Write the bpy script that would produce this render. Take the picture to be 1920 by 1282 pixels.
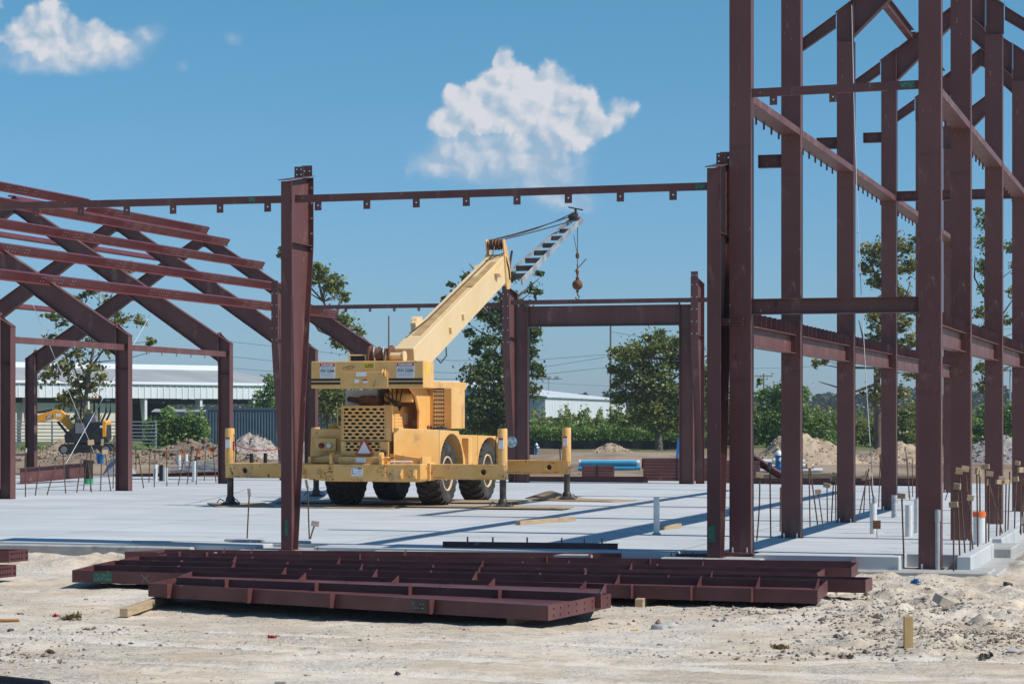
import bpy, bmesh, math, random
import numpy as np
from mathutils import Vector, Matrix
R = math.radians
rng = np.random.default_rng(7)
random.seed(7)
for o in list(bpy.data.objects): bpy.data.objects.remove(o)
SC = bpy.context.scene
COL = SC.collection
# ------------------------------------------------------------------ camera
EYE = 1.85; FOC = 4400.0; HX = 960.0; HY = 783.0      # eye height over the slab, focal length and horizon in photo pixels
TH = math.atan(.2977); CT, ST = math.cos(TH), math.sin(TH)   # heading of the building grid
cam = bpy.data.cameras.new("camera"); camo = bpy.data.objects.new("camera", cam); COL.objects.link(camo)
camo.location = (0, 0, EYE); camo.rotation_euler = (R(90), 0, 0)
cam.sensor_width = 36; cam.lens = FOC/1920*36; cam.shift_y = (HY-641)/1920
cam.clip_start = .5; cam.clip_end = 6000
SC.camera = camo
# ------------------------------------------------------------------ sun and sky
SUN_EL = R(48); SUN_AZ = math.atan2(CT, -ST-.05)   # compass bearing from +Y towards +X
sd = Vector((math.sin(SUN_AZ)*math.cos(SUN_EL), math.cos(SUN_AZ)*math.cos(SUN_EL), math.sin(SUN_EL)))
sl = bpy.data.lights.new("sun", 'SUN'); sl.energy = 4.6; sl.angle = R(.53); sl.color = (1, .955, .885)
so = bpy.data.objects.new("sun", sl); COL.objects.link(so)
so.rotation_euler = (-sd).to_track_quat('-Z', 'Y').to_euler(); so.location = (40, -10, 60)
W = bpy.data.worlds.new("World"); SC.world = W; W.use_nodes = True
nt = W.node_tree; N = nt.nodes; L = nt.links
for n in list(N): N.remove(n)
def nd(t, **k):
    n = N.new(t)
    for a, b in k.items(): setattr(n, a, b)
    return n
sky = nd('ShaderNodeTexSky', sky_type='NISHITA', sun_disc=False)
sky.sun_elevation = SUN_EL; sky.sun_rotation = SUN_AZ
sky.air_density = 1.0; sky.dust_density = .3; sky.ozone_density = 3.0
def wm(op, a, b=None, c=None, clamp=False):
    n = nd('ShaderNodeMath', operation=op, use_clamp=clamp)
    for i, x in enumerate((a, b, c)):
        if x is None: continue
        if isinstance(x, (int, float)): n.inputs[i].default_value = x
        else: L.new(x, n.inputs[i])
    return n.outputs[0]
tc = nd('ShaderNodeTexCoord'); sep = nd('ShaderNodeSeparateXYZ'); L.new(tc.outputs['Generated'], sep.inputs[0])
yy = wm('MAXIMUM', sep.outputs[1], .05)
U_ = wm('DIVIDE', sep.outputs[0], yy); V_ = wm('DIVIDE', sep.outputs[2], yy)
cmb = nd('ShaderNodeCombineXYZ'); L.new(U_, cmb.inputs[0]); L.new(V_, cmb.inputs[1])
def noise2(vec, scale, det, rough=.55, dist=0, w=None):
    n = nd('ShaderNodeTexNoise'); n.inputs['Scale'].default_value = scale; n.inputs['Detail'].default_value = det
    n.inputs['Roughness'].default_value = rough; n.inputs['Distortion'].default_value = dist
    L.new(vec, n.inputs['Vector']); return n
def vsub(a, v):
    n = nd('ShaderNodeVectorMath', operation='SUBTRACT'); L.new(a, n.inputs[0]); n.inputs[1].default_value = v; return n.outputs[0]
def vscale(a, s):
    n = nd('ShaderNodeVectorMath', operation='SCALE'); L.new(a, n.inputs[0]); n.inputs['Scale'].default_value = s; return n.outputs[0]
def vadd(a, b):
    n = nd('ShaderNodeVectorMath', operation='ADD'); L.new(a, n.inputs[0])
    if isinstance(b, tuple): n.inputs[1].default_value = b
    else: L.new(b, n.inputs[1])
    return n.outputs[0]
# each cumulus is a heap of puffs: bearing, height, radii in tangent units and strength
def puffs(lst, vec):
    s = nd('ShaderNodeSeparateXYZ'); L.new(vec, s.inputs[0]); tot = None
    for (px, py, rx, ry, a) in lst:
        du = wm('MULTIPLY', wm('SUBTRACT', s.outputs[0], (px-960)/4400), 4400/rx)
        dv = wm('MULTIPLY', wm('SUBTRACT', s.outputs[1], (783-py)/4400), 4400/ry)
        r2 = wm('ADD', wm('MULTIPLY', du, du), wm('MULTIPLY', dv, dv))
        g = wm('MULTIPLY', wm('POWER', 2.718, wm('MULTIPLY', r2, -1.1)), a)
        tot = g if tot is None else wm('ADD', tot, g)
    return tot
TOPS = [(940, 128, 30, 40, 1.0), (938, 108, 18, 18, .5), (958, 185, 70, 50, .95), (1038, 160, 42, 40, 1.), (898, 205, 48, 50, .85), (1010, 225, 80, 55, .9), (850, 232, 40, 40, .62), (1105, 198, 22, 36, .66),
        (1130, 238, 45, 20, .52), (1172, 205, 28, 28, .78), (848, 178, 17, 17, .55), (820, 235, 22, 18, .4), (1090, 250, 50, 50, .6), (905, 160, 22, 20, .5),
        (50, 62, 80, 42, .9), (128, 84, 78, 36, .8), (100, 28, 24, 30, .75), (62, 30, 26, 22, .45), (190, 80, 55, 26, .62), (235, 72, 40, 20, .45), (0, 10, 14, 20, .5)]
BASE = [(960, 270, 110, 60, .72), (850, 270, 55, 45, .62), (825, 310, 50, 28, .60), (1040, 310, 75, 50, .60), (900, 330, 85, 38, .42), (1040, 365, 75, 30, .50), (1100, 225, 70, 40, .45), (1085, 385, 50, 22, .34), (770, 318, 10, 22, .34),
        (80, 95, 120, 38, .68), (215, 88, 85, 34, .72), (283, 60, 30, 24, .55), (437, 78, 30, 24, .48), (340, 126, 18, 18, .36), (60, 240, 60, 22, .18), (120, 125, 120, 20, .4)]
def billow(vec):
    t = None
    for sc, am in ((48, .46), (105, .26), (240, .10), (520, .035)):
        v = nd('ShaderNodeTexVoronoi', feature='SMOOTH_F1', voronoi_dimensions='2D'); v.inputs['Scale'].default_value = sc; v.inputs['Smoothness'].default_value = .25; L.new(vec, v.inputs['Vector'])
        q = wm('MULTIPLY', wm('SUBTRACT', .42, v.outputs['Distance']), am*1.55); t = q if t is None else wm('ADD', t, q)
    return t
wn = noise2(cmb.outputs[0], 70, 5, .6)
wv = vadd(cmb.outputs[0], vscale(vsub(wn.outputs['Color'], (.5, .5, .5)), .010))
sunward = vadd(wv, (.0030, .0028, 0))
hp = puffs(TOPS, wv); bl = billow(wv); bl2 = billow(sunward); hs = puffs(BASE, wv); soft = noise2(wv, 60, 5, .6)
def sstep(x, a, b, top=1.0):
    m = nd('ShaderNodeMapRange', interpolation_type='SMOOTHSTEP'); L.new(x, m.inputs[0]); m.inputs[1].default_value = a; m.inputs[2].default_value = b; m.inputs[4].default_value = top; return m.outputs[0]
crisp = sstep(wm('ADD', hp, wm('MULTIPLY', bl, wm('MULTIPLY', wm('MULTIPLY', hp, 2.6, clamp=True), .85))), .25, .66, .95)
base = sstep(wm('ADD', hs, wm('MULTIPLY', wm('SUBTRACT', soft.outputs['Fac'], .5), .5)), .16, 1.0, .80)
front = wm('GREATER_THAN', sep.outputs[1], .06)
cover = wm('MULTIPLY', wm('MAXIMUM', crisp, base), front)
# sunlight painted into the cloud colour: right and upper sides bright, shaded bulk bluer
lit = wm('ADD', wm('ADD', wm('MULTIPLY', wm('SUBTRACT', bl, bl2), 2.6), wm('MULTIPLY', wm('SUBTRACT', hp, hs), .26)), .50, clamp=True)
cc = nd('ShaderNodeMix', data_type='RGBA'); L.new(lit, cc.inputs[0])
cc.inputs[6].default_value = (4.4, 5.9, 7.5, 1); cc.inputs[7].default_value = (8.3, 8.4, 8.9, 1)
tint = nd('ShaderNodeMix', data_type='RGBA', blend_type='MULTIPLY'); tint.inputs[0].default_value = 1
L.new(sky.outputs[0], tint.inputs[6])
tr_ = nd('ShaderNodeMapRange'); L.new(sep.outputs[2], tr_.inputs[0]); tr_.inputs[1].default_value = 0; tr_.inputs[2].default_value = .17
tz = nd('ShaderNodeMix', data_type='RGBA'); L.new(tr_.outputs[0], tz.inputs[0]); tz.inputs[6].default_value = (.61, .84, 1.32, 1); tz.inputs[7].default_value = (.55, 1.02, 1.19, 1)
L.new(tz.outputs[2], tint.inputs[7])   # clear humid summer air, bluer than the bare model
mx = nd('ShaderNodeMix', data_type='RGBA'); L.new(cover, mx.inputs[0]); L.new(tint.outputs[2], mx.inputs[6]); L.new(cc.outputs[2], mx.inputs[7])
bg = nd('ShaderNodeBackground'); bg.inputs['Strength'].default_value = .085; L.new(mx.outputs[2], bg.inputs[0])
wo = nd('ShaderNodeOutputWorld'); L.new(bg.outputs[0], wo.inputs[0])
SC.view_settings.view_transform = 'Standard'; SC.view_settings.look = 'None'; SC.view_settings.exposure = 0.0; SC.view_settings.gamma = 1
try:
    SC.cycles.max_bounces = 6; SC.cycles.diffuse_bounces = 3; SC.cycles.glossy_bounces = 2; SC.cycles.transmission_bounces = 3; SC.cycles.volume_bounces = 0
    SC.cycles.caustics_reflective = False; SC.cycles.caustics_refractive = False
except AttributeError: pass
SC.render.resolution_x = 1024; SC.render.resolution_y = 683
# ------------------------------------------------------------------ helpers
def S(px, py, z=0.0):
    "point of the level z seen in the photo at px, py"
    d = FOC*(EYE-z)/(py-HY); return Vector(((px-HX)*d/FOC, d, z))
def D(px, py, d): return Vector(((px-HX)*d/FOC, d, EYE+(HY-py)*d/FOC))
VV = Vector((CT, -ST, 0)); UU = Vector((ST, CT, 0))
class MB:
    def __init__(s): s.v = []; s.f = []; s.m = []
    def add(s, vs, fs, mi=0):
        n = len(s.v); s.v += [tuple(p) for p in vs]; s.f += [tuple(i+n for i in f) for f in fs]; s.m += [mi]*len(fs)
    def box(s, a, b, M=None, mi=0):
        (x0, y0, z0), (x1, y1, z1) = a, b
        vs = [Vector(p) for p in ((x0,y0,z0),(x1,y0,z0),(x1,y1,z0),(x0,y1,z0),(x0,y0,z1),(x1,y0,z1),(x1,y1,z1),(x0,y1,z1))]
        if M: vs = [M @ p for p in vs]
        s.add(vs, [(0,3,2,1),(4,5,6,7),(0,1,5,4),(1,2,6,5),(2,3,7,6),(3,0,4,7)], mi)
    def prism(s, poly, vec, mi=0):
        n = len(poly); vec = Vector(vec); P = [Vector(p) for p in poly]
        s.add(P+[p+vec for p in P], [tuple(range(n-1,-1,-1)), tuple(range(n,2*n))]+[(i,(i+1)%n,n+(i+1)%n,n+i) for i in range(n)], mi)
    def tube(s, pts, r, n=8, mi=0):
        pts = [Vector(p) for p in pts]; rs = r if isinstance(r, (list, tuple)) else [r]*len(pts)
        vs = []; up = Vector((0,0,1))
        for i, p in enumerate(pts):
            t = (pts[min(i+1,len(pts)-1)]-pts[max(i-1,0)]).normalized()
            a = t.cross(up)
            if a.length < .1: a = t.cross(Vector((0,1,0)))
            a.normalize(); b = t.cross(a)
            for k in range(n):
                q = 2*math.pi*(k+.5)/n; vs.append(p+(a*math.cos(q)+b*math.sin(q))*rs[i])
        fs = [(i*n+k, i*n+(k+1)%n, (i+1)*n+(k+1)%n, (i+1)*n+k) for i in range(len(pts)-1) for k in range(n)]
        fs += [tuple(range(n-1,-1,-1)), tuple(range((len(pts)-1)*n, len(pts)*n))]
        s.add(vs, fs, mi)
    def lathe(s, prof, n=16, M=None, mi=0):
        "profile (r, z) about local z"
        vs = []
        for (r, z) in prof:
            for k in range(n):
                q = 2*math.pi*k/n; p = Vector((r*math.cos(q), r*math.sin(q), z)); vs.append(M @ p if M else p)
        m = len(prof)
        fs = [(i*n+k, i*n+(k+1)%n, (i+1)*n+(k+1)%n, (i+1)*n+k) for i in range(m-1) for k in range(n)]
        if prof[0][0] > 1e-5: fs.append(tuple(range(n-1,-1,-1)))
        if prof[-1][0] > 1e-5: fs.append(tuple(range((m-1)*n, m*n)))
        s.add(vs, fs, mi)
    def holed(s, w, h, t, nx, nz, r, M, mi=0, slot=1.0):
        "plate w x h in the local xz plane with one bolt hole in every cell of an nx x nz grid"
        for ix in range(nx):
            for iz in range(nz):
                x0, x1 = w*ix/nx, w*(ix+1)/nx; z0, z1 = h*iz/nz, h*(iz+1)/nz
                cx, cz = (x0+x1)/2, (z0+z1)/2
                out = [(x1,cz),(x1,z1),(cx,z1),(x0,z1),(x0,cz),(x0,z0),(cx,z0),(x1,z0)]
                inn = [(cx+r*slot*math.cos(k*math.pi/4), cz+r*math.sin(k*math.pi/4)) for k in range(8)]
                vs = [M @ Vector((p[0], y, p[1])) for y in (0, t) for p in out+inn]
                fs = []
                for k in range(8):
                    j = (k+1) % 8
                    fs += [(k, j, 8+j, 8+k), (16+j, 16+k, 24+k, 24+j), (8+k, 8+j, 24+j, 24+k)]
                    a, b = out[k], out[j]
                    ex = (a[0]==b[0] and (a[0] in (0, w))) or (a[1]==b[1] and (a[1] in (0, h)))
                    if ex: fs.append((j, k, 16+k, 16+j))
                s.add(vs, fs, mi)
    def build(s, name, mats, parent=None, smooth=0, bevel=0, fix=True, seg=1):
        me = bpy.data.meshes.new(name); me.from_pydata(s.v, [], s.f)
        if not isinstance(mats, (list, tuple)): mats = [mats]
        for m in mats: me.materials.append(m)
        if len(mats) > 1: me.polygons.foreach_set('material_index', s.m)
        if fix:
            bm = bmesh.new(); bm.from_mesh(me); bmesh.ops.recalc_face_normals(bm, faces=bm.faces); bm.to_mesh(me); bm.free()
        if smooth:
            me.polygons.foreach_set('use_smooth', [True]*len(me.polygons)); me.set_sharp_from_angle(angle=R(smooth))
        o = bpy.data.objects.new(name, me); COL.objects.link(o)
        if parent: o.parent = parent
        if bevel:
            b = o.modifiers.new('bevel', 'BEVEL'); b.width = bevel; b.segments = seg; b.limit_method = 'ANGLE'
        return o
def tag(o, label=None, cat=None, group=None, kind=None):
    if label: o['label'] = label
    if cat: o['category'] = cat
    if group: o['group'] = group
    if kind: o['kind'] = kind
    return o
def thing(name, label, cat, loc=(0,0,0), rotz=0, group=None, M=None):
    o = bpy.data.objects.new(name, None); COL.objects.link(o); o.empty_display_size = .2
    if M is not None: o.matrix_world = M
    else: o.location = loc; o.rotation_euler = (0, 0, rotz)
    return tag(o, label, cat, group, 'thing')
def copy_thing(root, label=None, group=None):
    r = root.copy(); COL.objects.link(r)
    if label: r['label'] = label
    if group: r['group'] = group
    for ch in list(root.children):
        c = ch.copy(); COL.objects.link(c); c.parent = r
        for g in list(ch.children):
            e = g.copy(); COL.objects.link(e); e.parent = c
    return r
def frame_mat(p0, p1, up=Vector((0,0,1))):
    "x along p0->p1, z as near up as can be"
    x = (p1-p0).normalized(); y = up.cross(x).normalized(); z = x.cross(y)
    return Matrix(((x.x,y.x,z.x,p0.x),(x.y,y.y,z.y,p0.y),(x.z,y.z,z.z,p0.z),(0,0,0,1)))
def text_mesh(name, txt, size, mat, parent, M, width=None, ext=.001):
    cu = bpy.data.curves.new(name, 'FONT'); cu.body = txt; cu.size = size; cu.align_x = 'CENTER'; cu.align_y = 'CENTER'; cu.extrude = ext; cu.resolution_u = 2
    cu.offset = size*.03
    t = bpy.data.objects.new(name, cu); COL.objects.link(t)
    bpy.context.view_layer.update()
    me = bpy.data.meshes.new_from_object(t.evaluated_get(bpy.context.evaluated_depsgraph_get()))
    bpy.data.objects.remove(t); bpy.data.curves.remove(cu)
    if width:
        xs = [v.co.x for v in me.vertices]; k = width/(max(xs)-min(xs))
        me.transform(Matrix.Diagonal((k, 1, 1, 1)))
    me.materials.clear(); me.materials.append(mat); me.transform(M)
    o = bpy.data.objects.new(name, me); COL.objects.link(o); o.parent = parent; return o
# ------------------------------------------------------------------ materials
def newmat(name):
    m = bpy.data.materials.new(name); m.use_nodes = True; t = m.node_tree
    return m, t, t.nodes['Principled BSDF']
def M_(name, c, c2=None, rough=.6, scale=6, det=5, metal=0, bump=0, bscale=40, spots=None, spec=.4, coord='Object', stretch=None, lo=.35, hi=.65, rvar=0, dist=0):
    "base colour c wandering to c2 by noise; spots = (colour, scale, threshold, softness) of wear or rust"
    m, t, b = newmat(name); n, l = t.nodes, t.links
    b.inputs['Roughness'].default_value = rough; b.inputs['Metallic'].default_value = metal; b.inputs['Specular IOR Level'].default_value = spec
    tc = n.new('ShaderNodeTexCoord'); mp = n.new('ShaderNodeMapping'); l.new(tc.outputs[coord], mp.inputs[0])
    if stretch: mp.inputs['Scale'].default_value = stretch
    def nz(s, d, r=.6):
        x = n.new('ShaderNodeTexNoise'); x.inputs['Scale'].default_value = s; x.inputs['Detail'].default_value = d; x.inputs['Roughness'].default_value = r
        x.inputs['Distortion'].default_value = dist
        l.new(mp.outputs[0], x.inputs['Vector']); return x.outputs['Fac']
    def ramp(f, a, z):
        x = n.new('ShaderNodeMapRange'); x.interpolation_type = 'SMOOTHSTEP'; x.inputs[1].default_value = a; x.inputs[2].default_value = z; l.new(f, x.inputs[0]); return x.outputs[0]
    def mix(f, a, z):
        x = n.new('ShaderNodeMix'); x.data_type = 'RGBA'; l.new(f, x.inputs[0])
        for i, q in ((6, a), (7, z)):
            if isinstance(q, tuple): x.inputs[i].default_value = (*q, 1)
            else: l.new(q, x.inputs[i])
        return x.outputs[2]
    cur = c
    if c2: cur = mix(ramp(nz(scale, det), lo, hi), c, c2)
    for sp in (spots or []): cur = mix(ramp(nz(sp[1], 6, .65), sp[2], sp[2]+sp[3]), cur, sp[0])
    if isinstance(cur, tuple): b.inputs['Base Color'].default_value = (*cur, 1)
    else: l.new(cur, b.inputs['Base Color'])
    if rvar:
        x = n.new('ShaderNodeMapRange'); x.inputs[3].default_value = rough-rvar; x.inputs[4].default_value = rough+rvar; l.new(nz(scale*2.3, 5), x.inputs[0]); l.new(x.outputs[0], b.inputs['Roughness'])
    if bump:
        bp = n.new('ShaderNodeBump'); bp.inputs['Strength'].default_value = bump; bp.inputs['Distance'].default_value = .02
        l.new(nz(bscale, 6, .65), bp.inputs['Height']); l.new(bp.outputs[0], b.inputs['Normal'])
    return m
def leafmat(name, a, b_, c, trans=.45):
    m, t, p = newmat(name); n, l = t.nodes, t.links
    g = n.new('ShaderNodeNewGeometry'); cr = n.new('ShaderNodeValToRGB'); l.new(g.outputs['Random Per Island'], cr.inputs[0])
    e = cr.color_ramp.elements; e[0].color = (*a, 1); e[1].color = (*c, 1); e[1].position = .95
    k = e.new(.5); k.color = (*b_, 1)
    d = n.new('ShaderNodeBsdfDiffuse'); tr = n.new('ShaderNodeBsdfTranslucent'); gl = n.new('ShaderNodeBsdfGlossy'); gl.inputs['Roughness'].default_value = .5
    l.new(cr.outputs[0], d.inputs[0]); l.new(cr.outputs[0], tr.inputs[0])
    x = n.new('ShaderNodeMixShader'); x.inputs[0].default_value = trans; l.new(d.outputs[0], x.inputs[1]); l.new(tr.outputs[0], x.inputs[2])
    y = n.new('ShaderNodeMixShader'); y.inputs[0].default_value = .04; l.new(x.outputs[0], y.inputs[1]); l.new(gl.outputs[0], y.inputs[2])
    n.remove(p); l.new(y.outputs[0], n['Material Output'].inputs[0]); return m
STEEL = M_('red_oxide_primer', (.120,.046,.043), (.155,.068,.062), rough=.5, scale=1.1, det=8, bump=.06, bscale=60, stretch=(1,1,.35), spots=[((.25,.15,.13), 2.6, .56, .16), ((.075,.028,.026), 5, .59, .14), ((.31,.23,.20), 14, .655, .05)], rvar=.12)
PURL = M_('red_oxide_gloss', (.135,.030,.032), (.16,.045,.045), rough=.32, scale=1.3, rvar=.1, spec=.5, spots=[((.24,.12,.11), 5, .66, .1)])
BEAMM = M_('dusty_red_oxide', (.096,.031,.031), (.135,.053,.051), rough=.48, scale=1.6, bump=.05, rvar=.12, spots=[((.33,.24,.2), 3.2, .63, .14)])
BOLT = M_('zinc_bolt', (.6,.6,.62), rough=.35, metal=.7)
HOLEM = M_('dark_gap', (.012,.011,.012), rough=.9)  # near black that paints the shade inside holes and behind grilles
YEL = M_('crane_yellow', (.77,.415,.12), (.80,.48,.18), rough=.45, scale=1.5, bump=.05, bscale=25, rvar=.1, spots=[((.50,.30,.13), 1.9, .55, .18), ((.11,.05,.022), 9, .675, .02), ((.20,.12,.06), 3.5, .66, .06)])
YELB = M_('boom_cream_yellow', (.74,.53,.27), (.77,.57,.32), rough=.45, scale=.8, rvar=.1, spots=[((.76,.62,.40), 1.2, .63, .12), ((.22,.12,.05), 9, .74, .02)])
YELW = M_('worn_yellow', (.73,.395,.11), (.76,.45,.165), rough=.5, scale=2, bump=.06, bscale=25, spots=[((.42,.26,.11), 2.2, .54, .18), ((.11,.045,.02), 6, .645, .025), ((.09,.05,.03), 13, .67, .03)])
BLACKP = M_('black_paint', (.018,.018,.02), rough=.45)
TYRE = M_('tyre_rubber', (.030,.028,.027), (.085,.075,.068), rough=.85, scale=4, bump=.1, bscale=30, lo=.4, hi=.75)
RUST = M_('rusty_iron', (.10,.042,.024), (.19,.085,.045), rough=.85, scale=9, bump=.15)
DARKST = M_('greasy_steel', (.05,.042,.038), (.11,.09,.08), rough=.5, scale=5, metal=.4)
GREYP = M_('grey_paint', (.36,.38,.40), (.44,.46,.48), rough=.5, scale=3, spots=[((.2,.15,.1), 4, .65, .1)])
JIBM = M_('worn_grey_jib', (.17,.18,.195), (.36,.38,.40), rough=.5, scale=2.2, spots=[((.22,.14,.1), 6, .68, .06)])
SIGNW = M_('sign_white', (.78,.79,.80), rough=.45)
SIGNR = M_('sign_red', (.42,.035,.06), rough=.45)
SIGNY = M_('sign_yellow', (.80,.56,.02), rough=.45)
TRIR = M_('triangle_red', (.50,.055,.035), (.6,.12,.07), rough=.4)
INK = M_('printed_ink', (.02,.02,.025), rough=.6)
WOOD = M_('weathered_timber', (.36,.255,.155), (.47,.35,.22), rough=.8, scale=3, stretch=(1,12,12), bump=.15, spots=[((.20,.14,.09), 4, .6, .15)])
WOODG = M_('grey_timber', (.36,.32,.27), (.47,.42,.35), rough=.85, scale=5, stretch=(1,8,8), bump=.12)
PLY = M_('muddy_plywood', (.42,.30,.17), (.34,.25,.16), rough=.8, scale=1.6, spots=[((.20,.15,.11), 2, .55, .15)])
CONC = M_('broken_concrete', (.36,.355,.34), (.44,.43,.41), rough=.9, scale=4, bump=.3, bscale=18, spots=[((.24,.22,.2), 2.5, .6, .15)])
PVC = M_('white_pvc', (.72,.74,.74), (.64,.66,.66), rough=.35, scale=4, spots=[((.30,.29,.28), 9, .70, .03)])
GALV = M_('galvanised', (.42,.44,.46), (.52,.54,.56), rough=.4, metal=.55, scale=6)
REBAR = M_('rusty_rebar', (.075,.045,.032), (.15,.085,.055), rough=.85, scale=14)
BLACKPL = M_('black_plastic', (.012,.013,.014), rough=.4)
GREENP = M_('green_stencil', (.035,.13,.085), (.05,.2,.13), rough=.6, scale=20)
CHALK = M_('chalk_mark', (.36,.34,.36), rough=.8)
BLUEM = M_('blue_plastic', (.01,.20,.55), rough=.35)
ORNG = M_('orange_plastic', (.85,.16,.03), rough=.5)
# ================================================================== GROUND
def vnoise(x, y, seed):
    xi = np.floor(x).astype(np.int64); yi = np.floor(y).astype(np.int64); fx = x-xi; fy = y-yi
    def h(a, b):
        n = (a*374761393 + b*668265263 + seed*1442695041) & 0x7fffffff
        n = ((n ^ (n >> 13))*1274126177) & 0x7fffffff
        return ((n ^ (n >> 16)) & 0xffff)/65535.0
    u = fx*fx*(3-2*fx); v = fy*fy*(3-2*fy)
    return (h(xi,yi)*(1-u)+h(xi+1,yi)*u)*(1-v)+(h(xi,yi+1)*(1-u)+h(xi+1,yi+1)*u)*v
def fbm(x, y, seed, octv=4, g=.5):
    t = 0; a = 1; n = 0
    for i in range(octv): t = t+a*vnoise(x*2**i, y*2**i, seed+i*17); n += a; a *= g
    return t/n
B0 = Vector((3.17, 32.4, 0))                    # foot of the front left tower column: origin of the building grid
def BL(x, y, z=0): return B0+VV*x+UU*y+Vector((0,0,z))
ZG = -.28
def wheel_tracks(X, Y):
    "compacted wheel paths crossing the front of the yard and the loose ridges beside them"
    wob = (fbm(X*.6, Y*.6, 63, 3)-.5)*.35; t = 0; e = 0
    for c0, m_, q, w in ((20.60,-.42,.010,.24),(19.15,-.30,.015,.22),(22.2,-.40,.0,.18),(19.9,.42,-.06,.15)):
        d = Y-(c0+m_*X+q*X*X)+wob
        k = np.clip((25-Y)/1.5, 0, 1)*(np.clip((X-.8)/.8, 0, 1) if m_ > 0 else 1)
        t = np.maximum(t, np.exp(-(d/w)**4)*k); e = np.maximum(e, np.exp(-((np.abs(d)-w*1.25)/.06)**2)*k)
    return t, e*(1-t)
def gheight(X, Y):
    lx = (X-B0.x)*CT-(Y-B0.y)*ST; ly = (X-B0.x)*ST+(Y-B0.y)*CT
    near = np.clip((46-Y)/6, 0, 1)
    z = ZG+(fbm(X*.35, Y*.35, 3, 3)-.5)*.10+(fbm(X*1.6, Y*1.6, 5, 3)-.5)*.032
    z = z+near*(fbm(X*6, Y*6, 9, 3)-.5)*.030
    # churned clods to the right and left, smooth wheel tracks along the bottom
    rough = np.clip((X-2.2)/1.5, 0, 1)*np.clip((Y-20.3)/1.2, 0, 1)*np.clip((31-Y)/2, 0, 1)
    c = fbm(X*3.1, Y*2.2, 21, 4, .6)
    z = z+rough*np.clip(c-.50, 0, 1)*.30
    z = z+np.exp(-(((X-4.35)/.75)**2+((Y-22.5)/.95)**2))*(.01+.10*fbm(X*5, Y*4, 31, 4, .65))*near
    z = z+np.exp(-(((X-3.9)/1.0)**2+((Y-24.9)/.7)**2))*(.08*fbm(X*5, Y*4, 33, 4, .65))*near
    tr, ed = wheel_tracks(X, Y)
    z = z*(1-.55*tr)+ZG*.55*tr-tr*.018+ed*.012*(.4+1.2*fbm(X*7, Y*7, 61, 3))
    # loose spoil banked against the slab on the left
    bank = np.exp(-((ly+1.35)/.75)**2)*np.clip((-5.6-lx)/1.5, 0, 1)
    z = z+bank*(.10+.26*(fbm(X*3, Y*3, 41, 4, .6)-.25))
    edge = np.exp(-((lx-3.72)/.30)**2)*np.clip((ly+.4)/.8, 0, 1)*np.clip((13-ly)/2, 0, 1)+.7*np.exp(-((ly+.95)/.28)**2)*np.clip((lx-1.0)/.5, 0, 1)*np.clip((3.9-lx)/.4, 0, 1)
    z = z+edge*(.02+.20*fbm(X*4, Y*4, 43, 4, .65))
    under = (ly > -.30) & (ly < 36.2) & (lx < 3.0)
    z = np.where(under, np.minimum(z, -.34), z)
    far = np.clip((ly-37)/8, 0, 1)
    z = z*(1-far)+far*(-.05+(fbm(X*.12, Y*.12, 51, 4)-.5)*.5*np.clip((Y-60)/60, 0, 1)*np.clip((300-Y)/150, 0, 1))
    return z
gx = np.concatenate([-np.geomspace(900, 10.2, 60), np.arange(-10, 10.01, .055), np.geomspace(10.2, 900, 60)])
gy = np.concatenate([np.linspace(-60, 14, 12), np.arange(14.5, 18, .25), np.arange(18, 31, .045), np.arange(31, 46, .12), np.geomspace(46.3, 1500, 110)])
GX, GY = np.meshgrid(gx, gy); GZ = gheight(GX, GY)
nx_, ny_ = len(gx), len(gy)
me = bpy.data.meshes.new('ground')
co = np.stack([GX, GY, GZ], -1).reshape(-1, 3).astype(np.float32)
ii = (np.arange(ny_-1)[:, None]*nx_+np.arange(nx_-1)[None, :]).reshape(-1)
fc = np.stack([ii, ii+1, ii+nx_+1, ii+nx_], -1).astype(np.int32)
me.vertices.add(len(co)); me.vertices.foreach_set('co', co.ravel())
me.loops.add(fc.size); me.loops.foreach_set('vertex_index', fc.ravel())
me.polygons.add(len(fc)); me.polygons.foreach_set('loop_start', np.arange(0, fc.size, 4, dtype=np.int32)); me.polygons.foreach_set('loop_total', np.full(len(fc), 4, np.int32))
me.update(); me.polygons.foreach_set('use_smooth', [True]*len(fc))
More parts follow.
